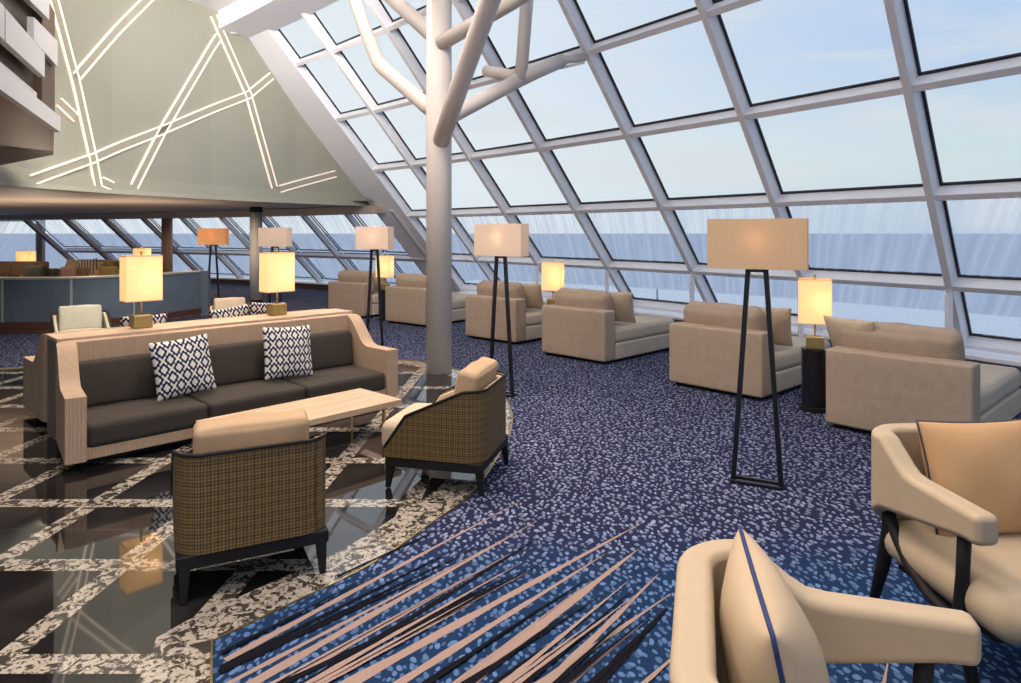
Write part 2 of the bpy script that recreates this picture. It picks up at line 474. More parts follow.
def thing(name, label, cat, loc=(0, 0, 0), rz=0, group=None):
    o = bpy.data.objects.new(name, None); COL.objects.link(o); o.empty_display_size = .1
    o.location = loc; o.rotation_euler = (0, 0, rz)
    return tag(o, label, cat, group)

def struct(name, bm, m, bevel=0, smooth=False):
    o = mesh_obj(name, bm, m, bevel=bevel, smooth=smooth); o['kind'] = 'structure'; return o

def dup(root, loc=None, rz=None, label=None, group=None):
    r = root.copy(); COL.objects.link(r)
    if loc is not None: r.location = loc
    if rz is not None: r.rotation_euler = (0, 0, rz)
    if label: r['label'] = label
    if group: r['group'] = group
    for ch in list(root.children):
        c = ch.copy(); COL.objects.link(c); c.parent = r
        for g in list(ch.children):
            d = g.copy(); COL.objects.link(d); d.parent = c
    return r

# ------------------------------------------------------------------ the sloping, gently bowed glass wall
q = .6/.65
X0, Y0, YAW, KC, TI = -4.047*q, 18.553*q, -.704, -.022/q, .809
AM = YAW+KC*2*q
S0, DS = 4.528*q, 1.912*q
SL, K2 = 2.82*q, .03
def base(s):
    ss = max(s, SL); a = YAW+KC*ss
    x = X0+(sin(a)-sin(YAW))/KC; y = Y0-(cos(a)-cos(YAW))/KC
    if s < SL:
        L = SL-s; a2 = a+K2*L
        x -= (sin(a2)-sin(a))/K2; y += (cos(a2)-cos(a))/K2
        a = a2
    return x, y, a
IN = Vector((sin(AM), -cos(AM), 0))         # horizontal, pointing into the lounge
def W(s, z, inset=0.):
    x, y, a = base(s); off = (z-1.0)/tan(TI)
    p = Vector((x, y, z)) + IN*off
    if inset:
        t = Vector((cos(a), sin(a), 0)); m_ = (IN/tan(TI)+Vector((0, 0, 1))).normalized()
        n = t.cross(m_).normalized()
        if n.dot(IN) < 0: n = -n
        p += n*inset
    return p
def nrm(s):
    x, y, a = base(s); t = Vector((cos(a), sin(a), 0)); m_ = (IN/tan(TI)+Vector((0, 0, 1))).normalized()
    n = t.cross(m_).normalized()
    return n if n.dot(IN) > 0 else -n

ZR = [.30, 1.0, 1.938, 2.864, 3.786, 4.697, 5.40]
MS = [SL+.30]+[S0+DS*m for m in range(0, 9)]
MD = .20                                       # frame depth
frame = bpy.data.objects.new('wall_front', None); COL.objects.link(frame); frame['kind'] = 'structure'
for i, s in enumerate(MS):
    if i == 0: continue
    bm = bmesh.new(); n = nrm(s)
    addbeam(bm, W(s, .26, .02-MD/2), W(s, 5.42, .02-MD/2), .075, MD, up=n)
    mesh_obj('mullion', bm, WHITE, frame, bevel=.006)
for zi, z in enumerate(ZR[:-1]):
    for i in range(len(MS)-1):
        a, b = MS[i], MS[i+1]
        if i == 0: a -= .38
        bm = bmesh.new(); n = nrm((a+b)/2)
        a2 = a if i == 0 else a+.038
        addbeam(bm, W(a2, z, -(MD-.03)/2), W(b-.038, z, -(MD-.03)/2), .075, MD-.03, up=n)
        mesh_obj('transom', bm, WHITE, frame, bevel=.006)
wn = 0
def cell(s0, s1, z0, z1, gm, mg=.038):
    """one glazed opening: black gasket frame with a pane in it"""
    global wn; wn += 1
    P = [W(s0, z0), W(s1, z0), W(s1, z1), W(s0, z1)]
    c = sum(P, Vector())/4; n = nrm((s0+s1)/2)
    eu = (P[1]-P[0]).normalized(); ev = (P[3]-P[0]).normalized()
    def ins(k, off):
        return [P[0]+(eu+ev)*k+n*off, P[1]+(-eu+ev)*k+n*off, P[2]-(eu+ev)*k+n*off, P[3]+(eu-ev)*k+n*off]
    bm = bmesh.new()
    o0, o1, i0, i1 = ins(mg, -.165), ins(mg, -.142), ins(mg+.024, -.165), ins(mg+.024, -.142)
    R = [[bm.verts.new(x-c) for x in ring] for ring in (o0, o1, i1, i0)]
    for A, B in zip(R, R[1:]+R[:1]):
        for k in range(4): bm.faces.new((A[k], A[(k+1) % 4], B[(k+1) % 4], B[k]))
    o = struct('window_%d' % wn, bm, GASKET); o.location = c
    bm = bmesh.new(); f, bk = ins(mg+.012, -.148), ins(mg+.012, -.158)
    addhex(bm, [x-c for x in bk]+[x-c for x in f])
    mesh_obj('pane', bm, gm, o)
for i in range(len(MS)-1):
    for k in range(len(ZR)-1):
        cell(MS[i], MS[i+1], ZR[k], ZR[k+1], GLASS_S if k < 2 else GLASS)
# vertical posts under the lowest transom
for m in range(1, 9):
    s = S0+DS*m; bm = bmesh.new(); p = W(s, .98, .03)
    addbeam(bm, (p.x, p.y, 0.0), (p.x, p.y, .95), .06, .05, up=Vector((0, 1, 0)))
    mesh_obj('post', bm, WHITE, frame, bevel=.004)
# sill ledge and low kick wall
def band(name, s0, s1, n, f, m, bevel=0):
    """loft a closed cross-section f(s) along the glass wall"""
    bm = bmesh.new(); R = []
    for i in range(n+1):
        s = s0+(s1-s0)*i/n; R.append([bm.verts.new(p) for p in f(s)])
    k = len(R[0])
    for A, B in zip(R, R[1:]):
        for j in range(k): bm.faces.new((A[j], A[(j+1) % k], B[(j+1) % k], B[j]))
    bm.faces.new(R[0][::-1]); bm.faces.new(R[-1])
    return struct(name, bm, m, bevel=bevel)
def sec(s, z0, z1, d0, d1, ref=None):
    """box section between heights z0,z1 and horizontal inward distances d0,d1 from the glass line at height ref"""
    p = W(s, ref if ref is not None else z0)
    return [Vector((*(p+IN*d).xy, z)) for d, z in ((d0, z0), (d1, z0), (d1, z1), (d0, z1))]
SE = MS[-1]
band('trim_1', SL+.25, SE, 40, lambda s: sec(s, .20, .25, -.25, .30, .25), WHITE, .01)
band('trim_2', SL+.25, SE, 40, lambda s: sec(s, 0, .20, -.2, .05, .25), plain('pale_grey_kick_panel', (.5, .5, .52), .5))
# end frame beam of the slope and its header with downlight
bm = bmesh.new(); n = nrm(2.4)
for z0, z1 in ((0.02, 5.6),):
    a0, a1, b0, b1 = W(1.93, z0), W(2.93, z0), W(1.93, z1), W(2.93, z1)
    addhex(bm, [a0-n*.17, a1-n*.17, a1+n*.02, a0+n*.02, b0-n*.17, b1-n*.17, b1+n*.02, b0+n*.02])
struct('trim_3', bm, plain('lavender_white_frame_beam', (.86, .86, .92), .5), bevel=.01)
band('trim_4', 1.2, SE, 40, lambda s: sec(s, 5.24, 5.62, -.1, .66, 5.24), CEIL, .005)
# ceiling above the lounge
pts = [W(s, 5.24)+IN*.6 for s in [1.2+(SE-1.2)*i/30 for i in range(31)]]
poly = [(p.x, p.y) for p in pts]+[(3.5, -3.5), (-8, -3.5), (-8, 11), (-6.3, 13.2)]
bm = bmesh.new(); f = bm.faces.new([bm.verts.new((x, y, 5.56)) for x, y in poly])
r = bmesh.ops.extrude_face_region(bm, geom=[f]); bmesh.ops.translate(bm, vec=(0, 0, .12), verts=[v for v in r['geom'] if isinstance(v, bmesh.types.BMVert)])
bmesh.ops.triangulate(bm, faces=[f for f in bm.faces if len(f.verts) > 4])
struct('ceiling', bm, CEIL)
def downlight(name, loc, label):
    t = thing(name, label, 'ceiling light', loc)
    bm = bmesh.new(); addlathe(bm, [(.075, -.012), (.075, .002), (.05, .002), (.05, -.012)], 24)
    mesh_obj('trim_ring', bm, WHITE, t, smooth=True)
    bm = bmesh.new(); addlathe(bm, [(.048, -.008), (.048, .001)], 24)
    mesh_obj('lens', bm, DOWN, t)
p = W(2.25, 5.24)+IN*.36
downlight('recessed_downlight', (p.x, p.y, 5.236), 'small round recessed downlight glowing in the white header beside the sloping frame')

# grey-green curved wall with its light lines
GW = [(-3.1, 15.1), (-4.3, 13.65), (-5.3, 12.0), (-6.0, 10.3), (-6.4, 8.5), (-6.65, 6.5), (-6.75, 4.0), (-6.8, 0), (-6.8, -3)]
GL = [0]
for a, b in zip(GW, GW[1:]): GL.append(GL[-1]+hypot(b[0]-a[0], b[1]-a[1]))
def gwp(t, z, off=0.):
    i = 0
    while i < len(GL)-2 and t > GL[i+1]: i += 1
    f = (t-GL[i])/(GL[i+1]-GL[i]); a, b = Vector(GW[i]), Vector(GW[i+1])
    p = a+(b-a)*f; d = (b-a).normalized(); nn = Vector((-d.y, d.x))
    if nn.x < 0: nn = -nn
    p += nn*off
    return Vector((p.x, p.y, z))
def zglass(x, y):
    """height at which the sloping glass passes over the floor point x, y"""
    T0 = Vector((-IN.y, IN.x, 0)); lo, hi = -12., 18.
    f = lambda s: (Vector((x, y, 0))-Vector((*base(s)[:2], 0))).dot(T0)
    for _ in range(50):
        m = (lo+hi)/2
        if f(lo)*f(m) <= 0: hi = m
        else: lo = m
    return 1.0+(Vector((x, y, 0))-Vector((*base(lo)[:2], 0))).dot(IN)*tan(TI)
def gwall():
    bm = bmesh.new(); R = []
    ts = sorted(set([GL[-1]*i/60 for i in range(61)]+[.25*i for i in range(28)]))
    for t in ts:
        q_ = gwp(t, 0, -.08); zt = max(2.5, min(5.56, zglass(q_.x, q_.y)+.04))
        R.append([bm.verts.new(gwp(t, 2.19, .06)), bm.verts.new(gwp(t, 2.26, .03)), bm.verts.new(gwp(t, 2.45, 0)), bm.verts.new(gwp(t, zt, 0)),
                  bm.verts.new(gwp(t, zt, -.15)), bm.verts.new(gwp(t, 2.19, -.15))])
    for A, B in zip(R, R[1:]):
        for j in range(6): bm.faces.new((A[j], A[(j+1) % 6], B[(j+1) % 6], B[j]))
    bm.faces.new(R[0][::-1]); bm.faces.new(R[-1])
    struct('wall_left', bm, GREYWALL, smooth=False)
gwall()
runs = [([(6.80, 5.10), (6.714, 4.773), (6.35, 3.707), (6.065, 2.691), (5.975, 2.30)], 'long bent light line running down the grey wall beside the balcony'),
        ([(6.36, 3.80), (5.104, 5.302), (5.0, 5.42)], 'slanting light line climbing right from the balcony to the ceiling'),
        ([(6.636, 3.399), (6.36, 3.22)], 'short light line slanting down out from behind the balcony edge'),
        ([(7.06, 2.29), (6.047, 2.693), (4.806, 3.278), (3.025, 4.172), (2.502, 4.629)], 'longest light line, rising from the bottom left of the grey wall to the white frame'),
        ([(5.33, 2.32), (4.806, 3.278), (3.656, 5.10)], 'light line slanting up steeply right across the middle of the grey wall'),
        ([(3.756, 5.45), (3.025, 4.172), (2.431, 2.48)], 'light line falling from the ceiling corner to the right foot of the grey wall'),
        ([(2.30, 2.46), (0.95, 2.85)], 'low light line at the right foot of the grey wall, nearly level'),
        ([(5.90, 2.36), (5.70, 2.30)], 'tiny light line at the foot of the grey wall near the balcony')]
for pts, lab in runs:
    t = thing('light_line', lab, 'wall light', gwp(pts[0][0], pts[0][1], .03), 0, None)
    org = Vector(t.location)
    # densify
    D = []
    for (a, b), (c, d) in zip(pts, pts[1:]):
        n = max(1, int(hypot(c-a, d-b)/.25))
        D += [(a+(c-a)*i/n, b+(d-b)*i/n) for i in range(n)]
    D.append(pts[-1])
    def off(D, w):
        out = []
        for i, p in enumerate(D):
            if i == 0: dx, dz = D[1][0]-p[0], D[1][1]-p[1]
            elif i == len(D)-1: dx, dz = p[0]-D[-2][0], p[1]-D[-2][1]
            else:
                dx, dz = D[i+1][0]-D[i-1][0], D[i+1][1]-D[i-1][1]
            L = hypot(dx, dz); out.append((p[0]-dz/L*w, p[1]+dx/L*w))
        return out
    def ribbon(name, w0, w1, d0, d1, m):
        A, B = off(D, w0), off(D, w1); bm = bmesh.new(); R = []
        for (a, z), (a1, z1) in zip(A, B):
            R.append([bm.verts.new(gwp(a, z, d0)-org), bm.verts.new(gwp(a1, z1, d0)-org), bm.verts.new(gwp(a1, z1, d1)-org), bm.verts.new(gwp(a, z, d1)-org)])
        for U, V in zip(R, R[1:]):
            for j in range(4): bm.faces.new((U[j], U[(j+1) % 4], V[(j+1) % 4], V[j]))
        bm.faces.new(R[0][::-1]); bm.faces.new(R[-1])
        return mesh_obj(name, bm, m, t)
    k = .010 if pts[0][1] < 2.5 else 0
    ribbon('channel', -.05, .05, .002, .018+k*.3, LEDCH)
    ribbon('light_strip', .052, .076, .002, .03+k*.3, LED)
    ribbon('light_strip', -.076, -.052, .002, .03+k*.3, LED)

# low zone behind the grey wall: soffit, header, windows
ZC = 2.19
LS = [SL-DS*i for i in range(0, 10)]
gpts = [gwp(GL[-1]*i/30, 0, -.1) for i in range(31)]
wl = [W(s, ZC) for s in [SL-.2-(SL-.2-LS[-1]+3)*i/24 for i in range(25)]]
poly = [(p.x, p.y) for p in wl]+[(-24, 22), (-24, -3)]+[(p.x, p.y) for p in reversed(gpts)]
bm = bmesh.new(); f = bm.faces.new([bm.verts.new((x, y, ZC)) for x, y in poly])
r = bmesh.ops.extrude_face_region(bm, geom=[f]); bmesh.ops.translate(bm, vec=(0, 0, .1), verts=[v for v in r['geom'] if isinstance(v, bmesh.types.BMVert)])
bmesh.ops.triangulate(bm, faces=[f for f in bm.faces if len(f.verts) > 4])
struct('trim_5', bm, SOFFIT)
band('trim_6', SL-.3, LS[-1]-6, 30, lambda s: sec(s, 2.03, 2.19, -.1, .25, 2.1), HEADER)
band('trim_7', SL-.3, LS[-1]-6, 30, lambda s: sec(s, 0, .16, -.15, .12, .16), BROWN)
band('trim_8', SL-.3, LS[-1], 30, lambda s: sec(s, .16, .20, -.3, .22, .16), WHITE)
lf = bpy.data.objects.new('wall_back', None); COL.objects.link(lf); lf['kind'] = 'structure'
HM = plain('grey_painted_frame', (.60, .61, .66), .45)
BM_ = plain('brown_painted_frame', (.30, .235, .20), .5)
for i, s in enumerate(LS):
    bm = bmesh.new(); n = nrm(s)
    addbeam(bm, W(s, .15, .01), W(s, 2.12, .01), .10 if i < 7 else .16, .12, up=n)
    mesh_obj('mullion', bm, HM if i < 6 else BM_, lf)
for z in (1.0,):
    for i in range(9):
        a, b = LS[i+1], LS[i]; bm = bmesh.new(); n = nrm((a+b)/2)
        addbeam(bm, W(a+.05, z), W(b-.05, z), .09, .1, up=n); mesh_obj('transom', bm, HM, lf)
for i in range(9):
    cell(LS[i+1], LS[i], .16, 1.0, GLASS_S); cell(LS[i+1], LS[i], 1.0, 2.1, GLASS_S)
# upright glazing at the far left
e = W(LS[-1], 1.0)
VX = [e.x-.55, e.x-3.6, e.x-6.6, e.x-9.6]; VY = e.y-.2
for i, x in enumerate(VX):
    bm = bmesh.new(); addbox(bm, (x, VY, 1.1), (.18, .16, 2.18)); mesh_obj('post', bm, BM_, lf)
for i in range(3):
    wn += 1
    xc, w = (VX[i]+VX[i+1])/2, abs(VX[i]-VX[i+1])-.2
    bm = bmesh.new()
    for c, s in (((0, 0, -.86), (w, .08, .06)), ((0, 0, .92), (w, .08, .06)), ((-w/2+.03, 0, .03), (.06, .08, 1.72)), ((w/2-.03, 0, .03), (.06, .08, 1.72))): addbox(bm, c, s)
    o = struct('window_%d' % wn, bm, HM); o.location = (xc, VY, 1.1)
    bm = bmesh.new(); addbox(bm, (0, 0, .03), (w-.1, .012, 1.74)); mesh_obj('pane', bm, GLASS_S, o)
# triangle glazing between the last sloping frame and the first upright post
# floor and carpet ---------------------------------------------------------
bp_ = [W(s, .1) for s in [SE-(SE-LS[-1]-0)*i/60 for i in range(61)]]
poly = [(p.x, p.y) for p in bp_]+[(VX[0], VY+.1), (-32, VY+.1), (-32, -3.5), (9, -3.5)]
bm = bmesh.new(); f = bm.faces.new([bm.verts.new((x, y, 0)) for x, y in poly])
r = bmesh.ops.extrude_face_region(bm, geom=[f]); bmesh.ops.translate(bm, vec=(0, 0, -.2), verts=[v for v in r['geom'] if isinstance(v, bmesh.types.BMVert)])
bmesh.ops.triangulate(bm, faces=[f for f in bm.faces if len(f.verts) > 4])
struct('floor', bm, FLOOR)
def catmull(P, n=6):
    out = []
    for i in range(len(P)-1):
        p0, p1, p2, p3 = [Vector(P[max(0, min(len(P)-1, j))]) for j in (i-1, i, i+1, i+2)]
        for k in range(n):
            t = k/n
            out.append(.5*((2*p1)+(-p0+p2)*t+(2*p0-5*p1+4*p2-p3)*t*t+(-p0+3*p1-3*p2+p3)*t**3))
    out.append(Vector(P[-1])); return out
edge = [Vector(p) for p in [(.05, -3.4), (-.02, 0), (-.75, 1.7), (-1.06, 2.42), (-1.16, 2.65)]]+catmull([(-1.16, 2.65), (-.92, 2.94), (-.66, 3.28), (-.42, 3.75), (-.22, 4.2), (-.06, 5.0), (.02, 5.8), (-.05, 6.6), (-.3, 7.4), (-.66, 8.0), (-1.1, 8.42), (-1.6, 8.62), (-2.6, 8.75), (-4.2, 8.8), (-6.2, 7.9), (-8.2, 7.4), (-12, 7.5)], 5)[1:]
cp = [(p.x, p.y) for p in edge]
gl2 = [W(s, .18)+IN*.06 for s in [LS[-1]+(SE-LS[-1])*i/60 for i in range(61)]]
poly = cp+[(-30, 7.5), (-30, VY-.15), (VX[0], VY-.15)]+[(p.x, p.y) for p in gl2]+[(8.6, -3.4)]
CT = .008
bm = bmesh.new(); f = bm.faces.new([bm.verts.new((x, y, CT)) for x, y in poly])
r = bmesh.ops.extrude_face_region(bm, geom=[f]); bmesh.ops.translate(bm, vec=(0, 0, -.007), verts=[v for v in r['geom'] if isinstance(v, bmesh.types.BMVert)])
bmesh.ops.triangulate(bm, faces=[f for f in bm.faces if len(f.verts) > 4])
for f in bm.faces: f.material_index = 0
SL_DATA = [('p', [(0.06, 4.04), (-0.53, 3.25), (-1.08, 2.51)], 0.034), ('p', [(0.14, 3.75), (-0.48, 2.93), (-0.88, 2.42), (-1.26, 1.96)], 0.045), ('p', [(-0.13, 3.42), (-0.5, 3.07), (-0.75, 2.85), (-1.04, 2.43), (-1.39, 1.94)], 0.025), ('p', [(0.72, 3.73), (0.04, 2.97), (-0.42, 2.57), (-0.56, 2.42), (-0.98, 1.98)], 0.061), ('p', [(0.47, 3.37), (-0.09, 2.79), (-0.39, 2.43), (-0.78, 1.97)], 0.053), ('p', [(0.65, 3.43), (0.24, 2.93), (-0.16, 2.42), (-0.52, 1.94)], 0.09), ('p', [(0.69, 3.17), (0.43, 2.84), (0.14, 2.42), (-0.21, 1.93)], 0.057), ('p', [(0.71, 3.0), (0.3, 2.58), (0.14, 2.42), (-0.3, 2.0)], 0.049), ('p', [(0.54, 2.77), (0.37, 2.58), (0.23, 2.42), (-0.18, 1.97)], 0.033), ('p', [(0.63, 2.57), (0.48, 2.42), (0.06, 1.99)], 0.025), ('p', [(0.39, 2.79), (0.17, 2.58), (-0.01, 2.42), (-0.46, 2.02)], 0.029), ('p', [(0.37, 3.11), (0.03, 2.75), (-0.21, 2.42), (-0.57, 1.94)], 0.02), ('p', [(-0.0, 3.37), (-0.26, 3.07), (-0.46, 2.85), (-0.81, 2.42), (-1.18, 1.95)], 0.029), ('p', [(1.44, 2.58), (1.27, 2.33), (0.93, 1.83)], 0.032), ('k', [(0.15, 3.55), (-0.17, 3.18), (-0.45, 2.77), (-0.71, 2.42), (-1.07, 1.94)], 0.041), ('k', [(0.15, 3.26), (-0.16, 2.97), (-0.44, 2.7)], 0.032), ('k', [(0.37, 3.14), (0.03, 2.73), (-0.27, 2.42), (-0.68, 1.98)], 0.037), ('k', [(0.68, 2.9), (0.49, 2.63), (0.33, 2.42), (-0.04, 1.94)], 0.082), ('k', [(0.27, 2.75), (0.09, 2.56), (-0.04, 2.42), (-0.45, 1.98)], 0.037), ('k', [(-0.19, 3.52), (-0.51, 3.15), (-0.75, 2.78), (-1.05, 2.45), (-1.46, 2.01)], 0.025), ('k', [(0.07, 3.21), (-0.22, 2.97), (-0.45, 2.75), (-0.64, 2.51), (-0.74, 2.42), (-1.2, 2.03)], 0.033), ('k', [(-0.3, 3.24), (-0.49, 3.01), (-0.87, 2.54), (-1.01, 2.42), (-1.47, 2.03)], 0.033), ('k', [(-0.31, 3.73), (-0.56, 3.42), (-0.80, 3.14)], 0.02), ('k', [(0.38, 2.63), (0.2, 2.42), (-0.19, 1.96)], 0.033), ('k', [(0.11, 2.67), (-0.15, 2.42), (-0.58, 2.0)], 0.025)]
_r = random.Random(3)
for k in range(26):                  # finer streaks between the broad ones
    f = _r.random(); x = -1.02+1.6*f+_r.uniform(-.05, .05); y = 2.62-.5*f+_r.uniform(-.1, .1)
    ang = radians(_r.uniform(46, 52)); ln = _r.uniform(.5, 1.25)*(1-.3*f)
    SL_DATA.append(('pk'[k % 2], [(x+cos(ang)*ln, y+sin(ang)*ln), (x-cos(ang)*.35, y-sin(ang)*.35)], _r.uniform(.014, .03)))
def edge_x(y):                       # carpet's left edge near the camera
    return -1.06+(2.42-y)*.43 if y < 2.65 else -1.16+(y-2.65)*.62
for si, (c, P, w) in enumerate(SL_DATA):
    z = CT+.0012+.0002*si
    P = [Vector(P[0]), Vector(P[-1])]
    P[1] = P[0]+(P[1]-P[0])*1.0
    for k in range(60):
        if P[1].x > edge_x(P[1].y)+.02: break
        P[1] = P[0]+(P[1]-P[0])*.985
    L = [0]
    for a, b in zip(P, P[1:]): L.append(L[-1]+(b-a).length)
    prev = None
    n = 14
    for i in range(n+1):
        s = L[-1]*i/n; j = 0
        while j < len(L)-2 and s > L[j+1]: j += 1
        f = (s-L[j])/(L[j+1]-L[j]); p = P[j]+(P[j+1]-P[j])*f
        d = (P[min(j+1, len(P)-1)]-P[j]).normalized(); nn = Vector((-d.y, d.x))
        ww = max(.002, w*min(1, (i/n)**.7))/2*(1+.18*sin(i*2.1+si))
        cur = (bm.verts.new((*(p+nn*ww), z)), bm.verts.new((*(p-nn*ww), z)))
        if prev:
            fc = bm.faces.new((prev[0], prev[1], cur[1], cur[0])); fc.material_index = 1 if c == 'p' else 2
        prev = cur
me = bpy.data.meshes.new('carpet'); bm.normal_update()
for f in bm.faces:
    if f.material_index and f.normal.z < 0: f.normal_flip()
bm.to_mesh(me); bm.free()
for m in (CARPET, PINK, BLACKYARN): me.materials.append(m)
co = bpy.data.objects.new('floor_carpet', me); COL.objects.link(co); co['kind'] = 'structure'
# brass edge strip and marble border beside the carpet
def strip(name, pts, w0, w1, z0, z1, m):
    bm = bmesh.new(); R = []
    for i, p in enumerate(pts):
        if i == 0: d = pts[1]-p
        elif i == len(pts)-1: d = p-pts[-2]
        else: d = (pts[i+1]-p).normalized()+(p-pts[i-1]).normalized()
        d.normalize(); nn = Vector((-d.y, d.x))
        a, b = p+nn*w0, p+nn*w1
        R.append([bm.verts.new((a.x, a.y, z0)), bm.verts.new((b.x, b.y, z0)), bm.verts.new((b.x, b.y, z1)), bm.verts.new((a.x, a.y, z1))])
    for U, V in zip(R, R[1:]):
        for j in range(4): bm.faces.new((U[j], U[(j+1) % 4], V[(j+1) % 4], V[j]))
    bm.faces.new(R[0][::-1]); bm.faces.new(R[-1])
    return struct(name, bm, m)
strip('trim_9', edge, .0, .008, .001, .012, BRASS)
mm, nt, N, L, B = mat('crackled_white_marble'); v, o_ = obj_xyz(N, L)
L.new(marble_color(N, L, v), B.inputs['Base Color']); B.inputs['Roughness'].default_value = .05; B.inputs['IOR'].default_value = 1.6
strip('trim_10', edge[2:-22], .008, .24, .0005, .003, mm)

# ------------------------------------------------------------------ columns
def round_column(x, y, r, label, m, collar):
    t = thing('round_column', label, 'column', (x, y, 0))
    bm = bmesh.new(); addlathe(bm, [(r, .0), (r, ZC-.10)], 32); mesh_obj('shaft', bm, m, t, smooth=True)
    bm = bmesh.new(); addlathe(bm, [(r*1.06, ZC-.12), (r*1.06, ZC-.002)], 32); mesh_obj('collar', bm, collar, t, smooth=True)
    bm = bmesh.new(); addlathe(bm, [(r*1.05, .009), (r*1.05, .09)], 32); mesh_obj('base_ring', bm, DARKWOOD, t, smooth=True)
round_column(-5.80, 15.5, .135, 'grey round column with a dark collar behind the sofa lamps', plain('grey_column_paint', (.42, .42, .40), .5), DARKWOOD)
round_column(-10.1, 20.0, .15, 'brown round column rising behind the end of the blue bar counter', plain('brown_column_paint', (.33, .20, .13), .5), plain('copper_collar', (.35, .12, .05), .4))
t = thing('branching_column', 'tall white tree-like column with tubular branches standing on the marble by the sofa', 'column', (-.82, 7.8, 0))
O = Vector((-.82, 7.8, 0))
bm = bmesh.new(); addlathe(bm, [(.145, .004), (.145, 5.555)], 40); mesh_obj('trunk', bm, COLPAINT, t, smooth=True)
def branch(pts, r):
    bm = bmesh.new(); addtube(bm, [Vector(p)-O for p in pts], r, 20); mesh_obj('branch', bm, COLPAINT, t, smooth=True)
branch([(-.86, 7.85, 2.98), (-.981, 7.9, 3.08), (-1.55, 8.17, 3.60), (-1.60, 8.2, 3.67), (-1.776, 8.3, 4.09), (-1.944, 8.5, 4.513), (-2.2, 8.75, 5.2)], [.09, .09, .085, .085, .08, .075, .07])
branch([(-.82, 7.8, 3.80), (-1.405, 8.2, 4.41), (-1.95, 8.6, 5.0)], [.09, .088, .08])
branch([(-.80, 7.70, 3.74), (.016, 7.2, 4.046), (.8, 6.75, 4.4)], [.085, .085, .08])
branch([(-.79, 7.72, 2.64), (-.52, 7.1, 3.17), (-.193, 6.4, 3.793), (.25, 5.5, 4.62)], [.10, .10, .10, .10])
branch([(-.78, 7.8, 2.90), (-.694, 7.85, 2.942), (.10, 8.08, 3.416), (.34, 8.16, 3.55), (.60, 8.22, 3.675)], [.088, .088, .085, .085, .085])
branch([(.60, 8.22, 3.675), (.68, 8.24, 3.70), (.92, 8.29, 3.735)], [.085, .05, .04])
branch([(.12, 8.06, 3.40), (.201, 8.25, 4.444), (.26, 8.4, 5.1)], [.075, .08, .08])
branch([(.10, 8.1, 3.45), (-.05, 8.3, 3.53), (-.306, 8.6, 3.65)], [.075, .075, .07])
bm = bmesh.new()
addbeam(bm, Vector((.60, 8.22, 3.70))-O, Vector((.86, 8.27, 3.83))-O, .03, .03); addbeam(bm, Vector((.60, 8.25, 3.60))-O, Vector((.90, 8.29, 3.68))-O, .03, .03)
mesh_obj('bracket', bm, WHITE, t)

# ------------------------------------------------------------------ balcony (upper left)
t = thing('balcony', 'upper deck balcony corner with brown soffit and staggered grey panels at upper left', 'balcony', (0, 0, 0))
p0 = Vector((-3.6, 4.79)); bd = (Vector((-4.48, 6.73))-p0).normalized(); bn = Vector((-bd.y, bd.x))
if bn.x > 0: bn = -bn                           # away from the lounge
def BP(u, z, d=0.): p = p0+bd*u+bn*d; return Vector((p.x, p.y, z))
bm = bmesh.new()
A, Bv = BP(-3.2, 2.6, .03), BP(2.13, 2.6, .03)
bot = [A, Bv, Vector((-5.85, 8.7, 2.6)), Vector((-6.25, 8.3, 2.42)), Vector((-6.4, 6.5, 2.40)), Vector((-6.5, 3.5, 2.40)), Vector((-6.5, 1.5, 2.5))]
vb = [bm.verts.new(x) for x in bot]; vt = [bm.verts.new((x.x, x.y, 2.75)) for x in bot]
bm.faces.new(vb); bm.faces.new(vt[::-1])
for i in range(len(bot)): j = (i+1) % len(bot); bm.faces.new((vb[i], vt[i], vt[j], vb[j]))
mesh_obj('soffit', bm, BALC_UNDER, t)
def bslab(name, u0, u1, z00, z01, z10, z11, d0, d1, m):
    bm = bmesh.new()
    addhex(bm, [BP(u0, z00, d0), BP(u1, z10, d0), BP(u1, z10, d1), BP(u0, z00, d1), BP(u0, z01, d0), BP(u1, z11, d0), BP(u1, z11, d1), BP(u0, z01, d1)])
    return mesh_obj(name, bm, m, t)
bslab('fascia', -3.2, 2.15, 2.6, 2.752, 2.6, 2.752, -.02, .03, BALC_FASCIA)
bslab('parapet', -3.2, 2.10, 2.752, 4.6, 2.752, 4.6, .10, .22, BROWN)
bslab('end_post', 1.62, 2.22, 2.77, 3.85, 2.80, 3.80, .04, .10, BROWN)
bslab('panel', -1.2, .09, 2.98, 3.22, 2.98, 3.22, -.01, .04, BALC_PANEL)
bslab('panel', .12, 1.46, 2.98, 3.22, 3.0, 3.22, -.01, .04, BALC_PANEL)
bslab('panel', 1.03, 2.06, 3.225, 3.42, 3.23, 3.48, -.01, .04, BALC_PANEL)
bslab('panel', .50, 1.66, 3.48, 3.80, 3.58, 3.80, -.01, .04, BALC_PANEL)
bslab('ledge', -3.0, 1.3, 2.752, 2.83, 2.752, 2.83, .02, .10, BALC_PANEL)

